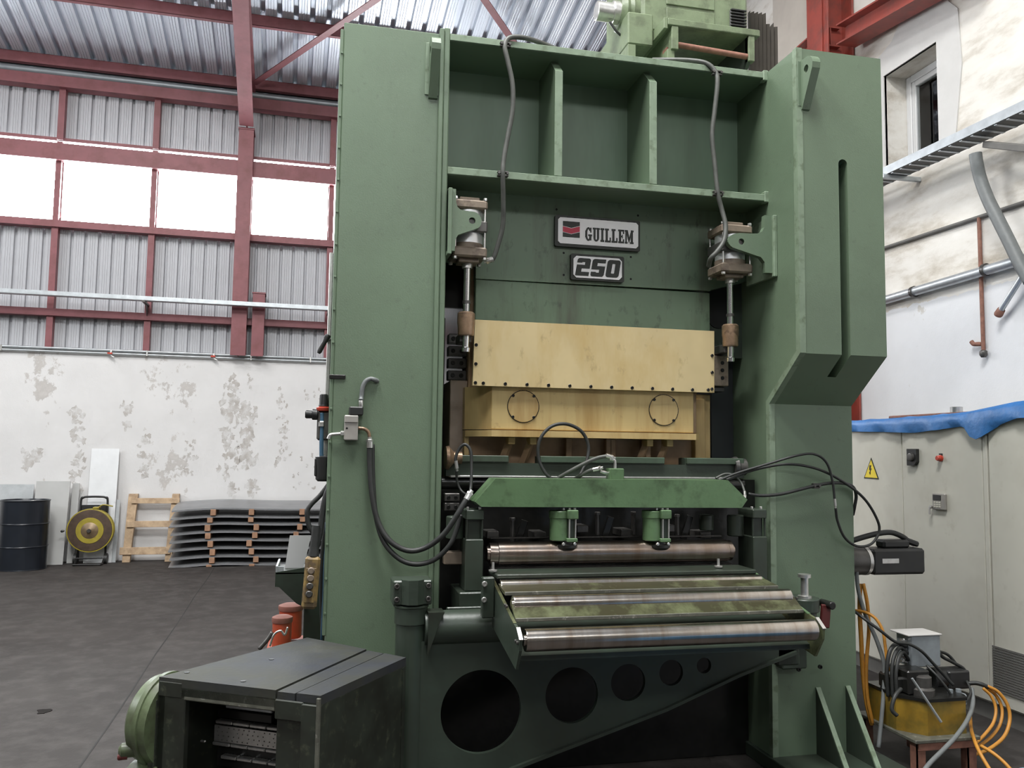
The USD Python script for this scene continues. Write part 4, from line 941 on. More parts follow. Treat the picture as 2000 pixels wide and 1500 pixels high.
part(AR, 'cross_tube', cyl((.46, 3.74, tz), (2.1, 3.74, tz), .075, 32), 'deep_green', smooth=35)
part(AR, 'tube_collar', prism([(.47, tz - .1), (.52, tz + .04), (.54, tz + .08), (.47, tz + .08)], 3.66, 3.76, 'y'), 'oily_green')
part(AR, 'ledge', bx(.57, .75, 3.81, 3.828, at(890, 1212, y=3.81)[2], at(890, 1186, y=3.81)[2], .004), 'oily_green')
part(AR, 'latch_head', join(bx(2.14, 2.26, 3.70, 3.84, top[1][2] - .09, top[1][2] + .09, .008)), 'oily_green')

# ================================================================== COIL UNIT in the foreground (turned off the press)
ZT = .74
A_, B_, C_, D_ = (at(*q, z=ZT)[:2] for q in ((311, 1322), (626, 1358), (793, 1283), (600, 1245)))
e1 = (B_ - A_) / np.linalg.norm(B_ - A_); W_ = np.linalg.norm(B_ - A_); e2 = np.array([-e1[1], e1[0]])
CU = thing('coil_unit', 'dark oily steel feeder box open at the front with rollers inside', 'machine', (A_[0], A_[1], 0))


def fp(s, d, z): return np.array([*(A_ + e1 * s + e2 * d), z])


def fbox(s0, s1, d0, d1, z0, z1, b=0.0):
    v, f = bx(s0, s1, d0, d1, z0, z1, b)
    return np.array([fp(*p) for p in v]), f


def atf(px, py, d):
    dr = (px - 1000) / FOCAL * RIGHT - (py - 750) / FOCAL * UP + FWD
    o = A_ + e2 * d; t = ((o - EYE[:2]) @ e2) / (dr[:2] @ e2); p = EYE + t * dr
    return (p[:2] - A_) @ e1, p[2]


def quad(pts, z0, z1): return prism([tuple(p) for p in pts], z0, z1, 'z')


lerp = lambda p, q, t: p + (q - p) * t
E0, E1 = lerp(A_, B_, .735), lerp(D_, C_, .62)          # first groove across the lid
F0, F1 = lerp(A_, B_, .86), lerp(D_, C_, .80)
part(CU, 'lid', quad([A_, E0, E1, D_], ZT - .035, ZT), 'cabinet_top')
part(CU, 'lid_rail', quad([lerp(E0, F0, .09), lerp(E0, F0, .92), lerp(E1, F1, .92), lerp(E1, F1, .09)], ZT - .035, ZT - .004), 'cabinet_top')
part(CU, 'lid_rail', quad([F0, B_, C_, F1], ZT - .035, ZT - .002), 'cabinet_top')
part(CU, 'lid_groove', quad([lerp(A_, B_, .02), lerp(A_, B_, .98), lerp(D_, C_, .98), lerp(D_, C_, .02)], ZT - .06, ZT - .03), 'cabinet_side')
sL, sR = A_ + e1 * .10, A_ + e1 * (W_ * .735)
part(CU, 'side_wall', quad([A_, A_ + e1 * .03, D_ + e1 * .03, D_], 0, ZT - .035), 'cabinet_side')
part(CU, 'side_wall', quad([A_ + e1 * (W_ - .03), B_, C_, C_ - e1 * .03], 0, ZT - .035), 'cabinet_side')
part(CU, 'rear_wall', quad([D_, C_, C_ - e2 * .03, D_ - e2 * .03], 0, ZT - .04), 'cabinet_side')
part(CU, 'front_post', fbox(.0, .12, .0, .03, 0, ZT - .035, .004), 'cabinet_side')
part(CU, 'front_post', fbox(W_ - .075, W_, -.005, .03, 0, ZT - .035, .004), 'cabinet_side')
part(CU, 'front_post', fbox(W_ * .735, W_ - .075, .012, .04, 0, ZT - .10, .004), 'cabinet_side')
part(CU, 'corner_bead', fbox(W_ - .012, W_ + .002, -.008, .004, .05, ZT - .01, .002), 'worn_edge')
part(CU, 'header', fbox(.10, W_ * .735, .0, .02, ZT - .075, ZT - .03, .004), 'worn_edge')
part(CU, 'header', fbox(.0, .105, -.002, .02, ZT - .07, ZT - .012, .004), 'cabinet_side')
part(CU, 'header_block', fbox(W_ * .735, W_ * .735 + .115, -.004, .02, ZT - .10, ZT - .03, .004), 'cabinet_side')
part(CU, 'inner_floor', fbox(.03, W_ - .03, .03, .5, .05, .10), 'black_oil_and_shade')
dd = .16


def strip(name, ql, qr, hpx, m, d=dd, thick=.02, pieces=1):
    (s0, zl), (s1, zr) = atf(*ql, d), atf(*qr, d); zc, h = (zl + zr) / 2, hpx * .0021
    for k in range(pieces):
        a = s0 + (s1 - s0) * k / pieces + (.003 if k else 0); b = s0 + (s1 - s0) * (k + 1) / pieces
        part(CU, name, fbox(a, b, d, d + thick, zc - h / 2, zc + h / 2, .003), m)


strip('strip_guide', (462, 1365), (531, 1371), 15, 'zinc', dd + .05)
strip('roller_bar', (440, 1379), (531, 1389), 8, 'galvanised', dd, .03)
strip('cross_panel', (425, 1393), (531, 1405), 16, 'black_oil_and_shade', dd + .02, .03)
strip('roller_segment', (420, 1410), (552, 1426), 6, 'zinc', dd, .03, 4)
(s0, zl), (s1, zr) = atf(420, 1431, dd + .01), atf(550, 1447, dd + .01)
z0, z1 = (zl + zr) / 2 - .030, (zl + zr) / 2 + .030
perf = sbox(s0, z0, s1, z1)
holes = [Point(s0 + (s1 - s0) * (k + .6 + .25 * (j % 2)) / 13, z0 + (z1 - z0) * (j + .5) / 4).buffer(.0026, 3) for k in range(12) for j in range(4) if (k + 2 * j) % 7]
pm = prism(perf.difference(unary_union(holes)), dd + .005, dd + .012, 'y')
part(CU, 'perforated_plate', (np.array([fp(*p) for p in pm[0]]), pm[1]), 'zinc', label='perforated grey metal plate')
part(CU, 'cross_panel', fbox(s0, s1, dd + .03, dd + .05, z0 - .10, z1 + .02), 'black_oil_and_shade')
strip('roller_segment', (414, 1453), (552, 1470), 6, 'zinc', dd, .03, 4)
strip('roller_segment', (430, 1480), (552, 1495), 6, 'zinc', dd, .03, 4)
strip('hinge_clip', (556, 1442), (567, 1440), 6, 'zinc', .02, .01)
strip('hinge_clip', (390, 1449), (400, 1448), 4, 'zinc', dd - .05, .01)
for q in ((365, 1314), (475, 1331), (530, 1288)):
    p = at(*q, z=ZT); part(CU, 'lid_screw', lathe((p[0], p[1], ZT - .001), (0, 0, 1), [(0, .010), (.003, .010)], 10), 'black_oil_and_shade')
mc = fp(-.002, .10, .555)
dirm = -np.array([e1[0], e1[1], 0])
mo = part(CU, 'motor', lathe(mc, dirm, [(0, .165), (.03, .168), (.032, .175), (.05, .175), (.052, .166), (.09, .16), (.115, .135), (.125, .08)], 40), 'coil_motor_green', smooth=30, label='round green motor on the side of the box'); BASE[mo] = BASE[CU]
mf = fp(-.09, -.03, .475)
part(mo, 'motor_boss', lathe(mf, [dirm[0] - e2[0] * .8, dirm[1] - e2[1] * .8, 0], [(-.02, .028), (.03, .026), (.036, .018), (.04, .012)], 16), 'coil_motor_green', smooth=30)
part(mo, 'motor_boss', lathe(fp(-.115, -.06, .455), [dirm[0] - e2[0] * .8, dirm[1] - e2[1] * .8, 0], [(-.03, .012), (.0, .012), (.004, .008)], 12), 'red_lever', smooth=30)
part(CU, 'gear_housing', lathe(fp(.01, .03, .33), dirm, [(0, .09), (.05, .095), (.09, .095), (.12, .09), (.14, .06)], 30), 'coil_motor_green', smooth=30)
part(CU, 'motor_mount', fbox(-.03, .0, -.01, .22, .3, .66, .004), 'cabinet_side')

# ================================================================== HOSES AND CABLES
def path(pts, y=None):
    return np.array([at(p[0], p[1], y=p[2] if len(p) > 2 else y) for p in pts])


def hose(label, pts, r, m, y=None, group=None, name='hose', fit=(0, 0), clamps=(), cat='hose', clampmat='zinc', n=8):
    P = path(pts, y) if not isinstance(pts, np.ndarray) else pts
    t = thing(name, label, cat, P[0], group=group)
    part(t, 'sleeve', tube(P, r, 10, n), m, smooth=True)
    q = smooth_path(P, n)
    for end, (i, j) in zip(fit, ((0, 1), (-1, -2))):
        if end:
            d = q[i] - q[j]; d /= np.linalg.norm(d)
            part(t, 'fitting', join(cyl(q[i] - d * .03, q[i], r * 1.15, 10), cyl(q[i], q[i] + d * .02, r * .8, 8), hexhead(q[i] - d * .002, d, r * 1.3, .012)), 'zinc', smooth=30)
    for (px, py, yy) in clamps:
        c_ = at(px, py, y=yy)
        part(t, 'clamp', join(bx(c_[0] - r * 2.2, c_[0] + r * 2.2, c_[1] - .012, c_[1] + .012, c_[2] - .014, c_[2] - .004, .003), bx(c_[0] - r * 2.2, c_[0] + r * 2.2, c_[1] - .012, c_[1] + .012, c_[2] + .004, c_[2] + .014, .003), hexhead((c_[0] - r * 1.7, c_[1] - .012, c_[2]), (0, -1, 0), .007, .008), hexhead((c_[0] + r * 1.7, c_[1] - .012, c_[2]), (0, -1, 0), .007, .008)), 'dark_steel')
    return t


hose('dark grey hose hanging over the crossbeam to the air cylinder on the straight column', [(1090, 97, 4.1), (1060, 85, 4.05), (1025, 74, 4.0), (995, 74, 3.98), (986, 90, 3.965), (992, 120, 3.96), (1001, 165, 3.96), (1001, 215, 3.965), (992, 265, 3.97), (984, 310, 3.97), (982, 340, 3.965), (983, 390, 3.99), (982, 440, 4.02), (972, 480, 4.04), (963, 505, 4.05), (953, 509, 4.06)], .0125, 'grey_hose', fit=(0, 1), clamps=((987, 88, 3.975), (982, 340, 3.975)))
hose('dark grey hose hanging over the crossbeam to the air cylinder on the slotted column', [(1275, 117, 4.15), (1300, 117, 4.08), (1345, 118, 4.03), (1380, 124, 3.99), (1398, 142, 3.97), (1401, 165, 3.96), (1396, 215, 3.965), (1391, 265, 3.97), (1396, 320, 3.97), (1402, 377, 3.965), (1410, 410, 3.965), (1417, 440, 3.95), (1414, 470, 3.935), (1400, 492, 3.93), (1388, 505, 3.95), (1384, 520, 4.0)], .0125, 'grey_hose', clamps=((1400, 143, 3.975), (1402, 378, 3.975)))
hose('thicker of two black hoses drooping from the valve across the column', [(722, 862, 3.97), (722, 900, 3.97), (726, 960, 3.96), (737, 1015, 3.95), (760, 1055, 3.93), (795, 1075, 3.92), (830, 1070, 3.91), (865, 1045, 3.88), (890, 1010, 3.86), (905, 985, 3.86), (917, 965, 3.87)], .013, 'black_rubber', fit=(1, 1))
hose('lower of two black hoses drooping from the valve, hanging nearest the floor', [(727, 868, 3.985), (728, 930, 3.985), (733, 1000, 3.97), (748, 1055, 3.95), (778, 1090, 3.93), (812, 1102, 3.92), (850, 1092, 3.93), (880, 1062, 3.92), (893, 1030, 3.92), (900, 1005, 3.92)], .012, 'black_rubber')
hose('small black hose loop in the gap beside the ram', [(892, 912, 4.0), (890, 895, 4.0), (896, 878, 4.0), (908, 868, 3.99), (919, 880, 3.98), (921, 910, 3.97), (920, 945, 3.95), (918, 962, 3.93)], .0075, 'black_rubber', fit=(1, 0))
hose('thin black cable sagging inside the gap below the small loop', [(891, 918, 4.02), (893, 940, 4.03), (900, 957, 4.02), (912, 966, 3.98), (922, 962, 3.94)], .006, 'black_rubber', cat='cable', name='cable')
hose('round black hose loop standing up before the cream ram', [(1085, 940, 3.98), (1066, 925, 3.99), (1052, 895, 4.0), (1054, 860, 4.0), (1075, 834, 4.0), (1105, 828, 4.0), (1135, 842, 4.0), (1149, 870, 4.0), (1146, 900, 3.99), (1138, 918, 3.98), (1128, 938, 3.97)], .0085, 'black_rubber')
hose('dark hose rising from behind the green beam to its top port block', [(1085, 937, 4.0), (1110, 922, 3.96), (1140, 906, 3.93), (1165, 895, 3.91), (1186, 891, 3.9), (1194, 893, 3.9)], .0095, 'grey_hose', fit=(0, 1))
hose('shorter dark hose entering the side of the top port block', [(1118, 938, 3.99), (1135, 928, 3.95), (1152, 919, 3.92), (1170, 915, 3.9)], .009, 'grey_hose', fit=(0, 1))
hose('black cable arching over the slotted column front to a metal tip', [(1400, 940, 3.97), (1440, 924, 3.96), (1500, 906, 3.93), (1555, 890, 3.90), (1590, 887, 3.90), (1614, 903, 3.90), (1626, 940, 3.91), (1631, 985, 3.92)], .0065, 'black_rubber', fit=(0, 1), name='cable', cat='cable')
hose('long black cable looping past the slotted column and back to the motor', [(1420, 938, 3.98), (1465, 920, 3.96), (1520, 908, 3.94), (1560, 908, 3.92), (1605, 919, 3.92), (1650, 943, 3.93), (1688, 974, 3.95), (1712, 1012, 3.97), (1717, 1038, 3.98), (1702, 1062, 3.98), (1675, 1067, 3.97), (1650, 1050, 3.95), (1636, 1018, 3.94), (1632, 992, 3.92)], .007, 'black_rubber', name='cable', cat='cable')
hose('black cable from the feeder end crossing the column to its outer edge', [(1462, 965, 3.96), (1490, 968, 3.95), (1530, 964, 3.94), (1590, 949, 3.93), (1630, 943, 3.93), (1662, 948, 3.95), (1672, 966, 3.98), (1669, 990, 4.0), (1666, 1005, 4.03)], .0085, 'black_rubber', name='cable', cat='cable', clamps=((1593, 949, 3.94),))
hose('short dark hose curving down at the corner of the green beam', [(1398, 934, 4.0), (1415, 926, 4.0), (1432, 928, 3.99), (1447, 942, 3.97), (1454, 960, 3.94), (1455, 968, 3.92)], .006, 'grey_hose', fit=(0, 1))

# ---- solenoid valve with its conduit on the column front
vz0, vz1 = at(685, 860, y=3.97)[2], at(685, 811, y=3.97)[2]
vx0, vx1 = at(672, 840, y=3.97)[0], at(699, 840, y=3.97)[0]
V = thing('solenoid_valve', 'grey box valve with brass fittings bolted to the plain column front', 'valve', (vx0, 3.97, vz0))
part(V, 'body', bx(vx0, vx1, 3.955, 4.0, vz0, vz1, .004), 'valve_grey')
part(V, 'cover', bx(vx0, vx1, 3.95, 3.96, vz1 - .035, vz1 - .002, .003), 'valve_grey')
part(V, 'connector', bx(vx0 + .02, vx1 + .022, 3.955, 4.0, vz1, vz1 + .04, .005), 'black_plastic')
part(V, 'gland', cyl((vx1 + .012, 3.975, vz1 + .04), (vx1 + .010, 3.975, vz1 + .07), .011, 12), 'zinc', smooth=True)
part(V, 'conduit', tube(np.vstack([[(vx1 + .010, 3.975, vz1 + .07)], path([(706, 775), (708, 758), (714, 745), (724, 740), (732, 742)], 3.985), [at(738, 745, y=4.01)]]), .0105, 10, 10, ribs=.12), 'grey_conduit', smooth=True)
part(V, 'hole', lathe((vx0 + .012, 3.9552, vz0 + .055), (0, -1, 0), [(0, .005), (.001, .005)], 10), 'hole_black')
part(V, 'hole', lathe((vx1 - .02, 3.9552, vz0 + .095), (0, -1, 0), [(0, .005), (.001, .005)], 10), 'hole_black')
part(V, 'elbow', tube(np.vstack([[(vx1, 3.97, at(700, 836, y=3.97)[2])], path([(712, 838), (720, 845), (722, 860)], 3.97)]), .0085, 10), 'coupling', smooth=True)
part(V, 'elbow', tube(np.vstack([[(vx0, 3.97, at(668, 847, y=3.97)[2])], path([(655, 848), (645, 850), (641, 858)], 3.975)]), .0085, 10), 'zinc', smooth=True)
part(V, 'nut', hexhead((vx0, 3.97, at(668, 847, y=3.97)[2]), (-1, 0, 0), .013, .016), 'zinc')

# ---- air regulator and filter beside the column
G = lambda px, py, y=4.1: at(px, py, y=y)
RG = thing('air_regulator', 'black and red air regulator with blue hose on the outer edge of the column', 'regulator', G(630, 850))
g0, g1 = G(632, 795), G(632, 770)
part(RG, 'knob', lathe(g0, (0, 0, 1), [(0, .021), (.005, .024), (.012, .021), (g1[2] - g0[2] - .005, .020), (g1[2] - g0[2], .016)], 16), 'black_plastic', smooth=40)
part(RG, 'ring', lathe(G(632, 803), (0, 0, 1), [(0, .030), (.008, .034), (.016, .034), (.02, .026)], 24), 'red_ring', smooth=40)
part(RG, 'body', bx(*(G(619, 830)[0], G(646, 830)[0]), 4.08, 4.14, G(632, 860)[2], G(632, 803)[2], .008), 'dark_steel')
gg = G(596, 809)
part(RG, 'gauge', lathe(gg, (1, 0, 0), [(0, .016), (.006, .020), (.03, .019), (.034, .026), (.055, .026), (.06, .014), (.08, .014)], 20), 'black_plastic', smooth=40)
part(RG, 'hose', tube(path([(629, 806), (629, 825), (628, 860), (628, 890), (630, 925)], 4.085), .0105, 10), 'blue_hose', smooth=True, label='blue air hose')
part(RG, 'nut', hexhead(G(628, 833, 4.085) + [0, 0, 0], (0, 0, 1), .017, .026), 'zinc')
part(RG, 'bowl', lathe(G(632, 940), (0, 0, 1), [(0, .028), (.01, .038), (.07, .040), (.09, .042), (.115, .042), (.12, .03)], 24), 'black_plastic', smooth=40)
part(RG, 'bowl_guard', bx(G(614, 915)[0], G(619, 915)[0], 4.08, 4.12, G(616, 930)[2], G(616, 895)[2], .004), 'black_plastic')
part(RG, 'mount', bx(G(640, 850)[0], CX0 + .003, 4.09, 4.13, G(640, 880)[2], G(640, 820)[2], .003), 'dark_steel')
for k, pts in enumerate(([(643, 945), (625, 968), (608, 985), (600, 1000), (603, 1025), (612, 1042)], [(645, 945), (636, 970), (630, 1000), (625, 1040), (618, 1070), (612, 1088)], [(648, 945), (642, 980), (636, 1030), (630, 1080), (628, 1150), (630, 1240)])):
    hose(('black cable bowing away from the column above the pendant', 'thick black cable running down into the yellow pendant', 'dark hose running straight down the outer edge of the column')[k], pts, (.0115, .014, .011)[k], 'black_rubber', y=(4.06, 4.02, 4.08)[k], name='cable', cat='cable')
hose('thin blue air line down the outer edge of the column', [(637, 1020), (637, 1060), (634, 1100), (632, 1160), (628, 1250)], .006, 'blue_hose', y=4.07)
pk0, pk1 = at(603, 1188, y=4.0), at(612, 1086, y=4.0)
PD = thing('pendant_control', 'worn yellow push-button pendant hanging beside the column', 'pendant control', pk0)
ax = (pk1 - pk0) / np.linalg.norm(pk1 - pk0); L_ = np.linalg.norm(pk1 - pk0)
bd = part(PD, 'housing', bar(pk0, pk1, .068, .062, (0, -1, 0), .012), 'pendant_yellow'); BASE[bd] = BASE[PD]
part(PD, 'face', bar(pk0 + ax * .03 + [-.004, -.033, 0], pk1 - ax * .05 + [-.004, -.033, 0], .046, .006, (0, -1, 0), .002), 'pendant_yellow')
for t_ in (.30, .45, .60, .74): part(PD, 'button', lathe(pk0 + ax * L_ * t_ + [-.004, -.035, 0], (0, -1, 0), [(0, .016), (.008, .016), (.012, .012)], 16), 'dark_steel' if t_ < .5 else 'brown_cast', smooth=40)
part(PD, 'cable_gland', lathe(pk1, ax, [(0, .026), (.02, .024), (.05, .019), (.14, .017)], 16), 'black_rubber', smooth=40)
# bracket shelf with a sheet of paper
BS = thing('bracket_shelf', 'dark green bracket shelf fixed to the outer side of the column', 'shelf', at(560, 1150, y=4.45))
s_ = [at(*q, y=4.45) for q in ((538, 1118), (600, 1108), (600, 1190), (578, 1178), (545, 1147), (537, 1146))]
part(BS, 'front_plate', prism([(p[0], p[2]) for p in s_] , 4.45, 4.47, 'y'), 'oily_green')
part(BS, 'shelf_plate', bx(s_[0][0], CX0 - .0165, 4.45, 4.75, s_[0][2] - .012, s_[0][2], .003), 'oily_green')
part(BS, 'rim', join(bx(s_[0][0], s_[0][0] + .01, 4.45, 4.75, s_[0][2], s_[0][2] + .03), bx(s_[0][0], s_[0][0] + .04, 4.455, 4.462, s_[0][2], s_[0][2] + .028)), 'galvanised')
part(BS, 'web', bx(s_[1][0] - .01, CX0 - .0005, 4.46, 4.49, s_[2][2] - .25, s_[1][2], .003), 'oily_green')
pp = [at(*q, y=4.6) for q in ((556, 1112), (592, 1112), (608, 1046), (566, 1046))]
single('paper_sheet', prism([(p[0], p[2]) for p in pp], 4.60, 4.604, 'y'), 'paper', 'blank grey-white sheet standing on the bracket shelf', 'paper')
OM = thing('hydraulic_jack', 'orange-red machine with two round-topped housings behind the dark feeder box', 'jack', (at(560, 1240, y=5.3)[0], 5.3, 0))
for (qa, qb, qz, yy, mtl) in ((542, 592, 1180, 5.45, 0), (530, 572, 1203, 5.25, 1)):
    xa, xb = at(qa, 1220, y=yy)[0], at(qb, 1220, y=yy)[0]; zt = at((qa + qb) / 2, qz, y=yy)[2]; xm = (xa + xb) / 2; r = (xb - xa) / 2
    part(OM, 'housing', cyl((xm, yy, zt - .2), (xm, yy, zt - .02), r * .9, 24, .006), 'orange_red', smooth=35)
    part(OM, 'housing_cap', lathe((xm, yy, zt - .035), (0, 0, 1), [(0, r * .96), (.02, r), (.03, r * .96), (.04, r * .6)], 24), 'orange_top', smooth=35)
xm, zt = at(556, 1230, y=5.3)[0], at(556, 1245, y=5.3)[2]
part(OM, 'base', join(bx(xm - .10, xm + .13, 5.2, 5.6, .06, .42, .01), bx(xm - .16, xm - .12, 5.2, 6.3, .03, .10, .01), bx(xm + .14, xm + .18, 5.2, 6.3, .03, .10, .01)), 'orange_red')
for k in (-1, 1): part(OM, 'wheel', cyl((xm - .03, 5.3 + .12 * k, .06), (xm + .05, 5.3 + .12 * k, .06), .06, 18), 'black_rubber', smooth=35)
part(OM, 'release_lever', tube(path([(527, 1262), (535, 1240), (548, 1232), (556, 1240), (562, 1225)], 5.1), .006, 8), 'zinc', smooth=True)
part(OM, 'valve_tube', tube(path([(506, 1268), (522, 1250), (532, 1235)], 5.12), .012, 8), 'dark_steel', smooth=True)

# ================================================================== ALONG THE BACK WALL
def wloc(px, py, n):
    d = (px - 1000) / FOCAL * RIGHT - (py - 750) / FOCAL * UP + FWD
    o = WA + n * WN; t = ((o - EYE)[:2] @ WN[:2]) / (d[:2] @ WN[:2]); p = EYE + t * d
    return (p - WA) @ WU, p[2]


def wthing(name, label, cat, u, n, z=0.0, **k): return thing(name, label, cat, wall_pt(u, n, z), rot=TH, **k)


def lw(parent, name, mesh, m, **k): return part(parent, name, mesh, m, local=True, **k)   # local: x along the wall, y towards the wall


# conduit pair, tray
ct = wthing('wall_conduit', 'pair of thin steel pipes running along the top of the white wall', 'conduit', 0, .05, 2.93)
lw(ct, 'pipe', cyl((-8, 0, .015), (6, 0, .015), .017, 12), 'galvanised', smooth=True)
lw(ct, 'pipe', cyl((-8, 0, -.03), (6, 0, -.03), .014, 12), 'galvanised', smooth=True)
for u in (-7.5, -5.7, -3.77, -1.83, .03, 1.45, 2.3, 4.2): lw(ct, 'pipe_clip', bx(u - .012, u + .012, -.02, .05, -.05, .035, .004), 'zinc')
for q, lab in (((217, 690), 'small red-handled tap under the wall pipes near the metal sheets'), ((418, 696), 'small red-handled tap under the wall pipes near the steel post')):
    u, z = wloc(*q, .06); tp = wthing('air_tap', lab, 'tap', u, .06, z - .06)
    lw(tp, 'body', join(cyl((0, 0, .02), (0, 0, .1), .016, 10), cyl((0, 0, .03), (.05, -.02, .0), .012, 10)), 'zinc', smooth=True)
    lw(tp, 'handle', bx(-.045, .02, -.03, -.015, .045, .07, .004), 'red_ring')
tr = wthing('cable_tray', 'bright galvanised cable tray crossing in front of the cladding', 'cable tray', 0, .33, 3.63)
lw(tr, 'tray', join(bx(-7, 6, -.06, .06, 0, .005), bx(-7, 6, -.06, -.055, 0, .06), bx(-7, 6, .055, .06, 0, .06)), 'galvanised')
for u in (-6.32, -5.055, -2.525, .005, 2.535, 3.8): lw(tr, 'bracket', join(bx(u - .02, u + .02, -.07, .305, -.025, 0), prism([(.305, -.2), (.305, 0), (.05, 0)], u - .004, u + .004, 'x')), 'dark_steel')
# drum
u, n = -1.255, .945 - .29
DR = wthing('steel_drum', 'dark navy steel oil drum standing by the white wall', 'drum', u, n)
lw(DR, 'shell', lathe((0, 0, 0), (0, 0, 1), [(0, .28), (.004, .29), (.02, .285), (.28, .285), (.295, .295), (.31, .285), (.57, .285), (.585, .295), (.60, .285), (.87, .285), (.876, .292), (.885, .292), (.886, .28), (.87, .275)], 48), 'drum_navy', smooth=35)
lw(DR, 'bung', cyl((.12, -.1, .87), (.12, -.1, .885), .03, 14), 'zinc', smooth=True)


def leaning(name, label, qa, qb, qz, m, n0, n1, thick, cat='metal sheet', group=None):
    ua, _ = wloc(qa, 1000, (n0 + n1) / 2); ub, _ = wloc(qb, 1000, (n0 + n1) / 2); _, zt = wloc((qa + qb) / 2, qz, n1)
    t = wthing(name, label, cat, (ua + ub) / 2, n0, 0, group=group); h = (ub - ua) / 2
    v = np.array([(x, -0 + (n0 - nn_) + yy, z) for x in (-h, h) for (nn_, z) in ((n0, .002), (n1, zt)) for yy in (0, thick)])
    f = _hull(v)[1]
    lw(t, 'sheet', (v, f), m); return t


leaning('metal_sheet', 'broad dull grey-white sheet leaning on the wall beside the drum', 64, 131, 940, 'dull_sheet', .34, .16, .02)
leaning('metal_sheet', 'narrow grey strip of sheet leaning behind the cable reel', 137, 151, 944, 'dull_sheet', .20, .10, .012)
leaning('metal_sheet', 'tall bright white sheet leaning on the wall behind the cable reel', 170, 225, 876, 'white_metal', .22, .05, .008)
leaning('metal_sheet', 'pale metal sheet leaning on the wall between reel and pallet', 205, 232, 976, 'pale_sheet', .20, .08, .012)
leaning('metal_sheet', 'patchy pale sheet standing on the wall behind the drum', -40, 60, 946, 'pale_sheet', .30, .12, .015)
bu, bz = wloc(60, 958, .35)
# cable reel on a wheeled stand
u, z = wloc(176, 1036, .42); n = .42
RL = wthing('cable_reel', 'yellow and brown cable reel on a black wheeled stand', 'cable reel', u, n)
R0 = wloc(222, 1036, .42)[0] - u
rd = lw(RL, 'drum', lathe((0, .12, z), (0, -1, 0), [(0, R0 * .98), (.015, R0 * .98), (.02, R0 * .7), (.10, R0 * .7), (.105, R0 * .98), (.11, R0), (.13, R0), (.135, R0 * .97)], 48), 'reel_yellow', smooth=30)
lw(RL, 'outer_disc', lathe((0, -.014, z), (0, -1, 0), [(0, R0 * .95), (.006, R0 * .93), (.012, R0 * .6)], 48), 'reel_dark', smooth=30)
lw(RL, 'inner_ring', lathe((0, -.020, z), (0, -1, 0), [(0, R0 * .6), (.012, R0 * .585), (.014, R0 * .40)], 48), 'reel_yellow', smooth=30)
lw(RL, 'hub_cone', lathe((0, -.030, z), (0, -1, 0), [(0, R0 * .40), (.006, R0 * .36), (.03, R0 * .12), (.034, R0 * .05)], 32), 'reel_bronze', smooth=30)
lw(RL, 'axle_nut', hexhead((0, -.06, z), (0, -1, 0), R0 * .10, .03), 'dark_steel')
for sx in (-1, 1):
    lw(RL, 'stand_tube', tube([(sx * .17, .17, .03), (sx * .17, .17, .60), (sx * .165, .17, .86), (sx * .14, .17, .895)], .014, 10, 6), 'black_plastic', smooth=True)
    lw(RL, 'wheel', cyl((sx * .19 - .02, .12, .07), (sx * .19 + .02, .12, .07), .07, 20), 'black_rubber', smooth=30)
    lw(RL, 'foot_tube', tube([(sx * .17, .17, .12), (sx * .17, 0, .02), (sx * .165, -.10, .018)], .012, 8, 6), 'black_plastic', smooth=True)
lw(RL, 'handle', tube([(-.155, .17, .88), (-.10, .17, .90), (.10, .17, .90), (.155, .17, .88)], .014, 10, 6), 'black_plastic', smooth=True)
lw(RL, 'stand_plate', bx(-.16, .16, .16, .19, .62, .79, .01), 'black_plastic')
lw(RL, 'cross_tube', cyl((-.17, -.1, .018), (.17, -.1, .018), .012, 10), 'black_plastic', smooth=True)
lw(RL, 'cross_tube', cyl((-.17, .0, .09), (.17, .0, .09), .010, 10), 'black_plastic', smooth=True)
lw(RL, 'cable_guide', join(bx(.02, .10, -.02, .1, z + R0 - .005, z + R0 + .02, .005), tube([(.08, 0, z + R0 + .01), (.15, -.01, z + R0 + .05), (.27, -.01, z + R0 + .03)], .009, 8)), 'reel_yellow', smooth=30)
lw(RL, 'crank_knob', lathe((-R0 - .02, -.01, z), (-1, 0, -.25), [(0, .008), (.03, .018), (.045, .012)], 10), 'black_plastic', smooth=True)
# pallet frame leaning on the wall
PL = wthing('wooden_pallet', 'open wooden pallet frame leaning upright against the wall', 'pallet', .21, .20)
def lean_box(x0, x1, z0, z1, off, th_): # leaning 9 degrees towards the wall
    a = .14
    v, f = bx(x0, x1, off, off + th_, z0, z1, .004)
    return np.c_[v[:, 0], v[:, 1] + v[:, 2] * a, v[:, 2]], f
ua = [wloc(q, 1092, .2)[0] - .21 for q in (239, 253)]; ub = [wloc(q, 1092, .2)[0] - .21 for q in (322, 335)]
for k, (q0, q1) in enumerate((((239, 254), (252, 270)), ((322, 335), (337, 351)))):
    a0, a1 = (wloc(q, 1092, .2)[0] - .21 for q in q0); b0, b1 = (wloc(q, 968, .07)[0] - .21 for q in q1)
    v, f = bx(0, 1, 0, .09, 0, .93, .004); t = v[:, 2] / .93
    v = np.c_[(a0 + (b0 - a0) * t) * (1 - v[:, 0]) + (a1 + (b1 - a1) * t) * v[:, 0], v[:, 1] - .03 + v[:, 2] * .14, v[:, 2]]
    lw(PL, 'upright', (v, f), 'pallet_wood')
for (qx0, qx1, z0, z1) in ((252, 347, .80, .875), (246, 341, .475, .56), (236, 335, .105, .205)):
    a0, a1 = (wloc(q, 1040, .2)[0] - .21 for q in (qx0, qx1))
    lw(PL, 'slat', lean_box(a0, a1, z0, z1, -.055, .022), 'pallet_wood')
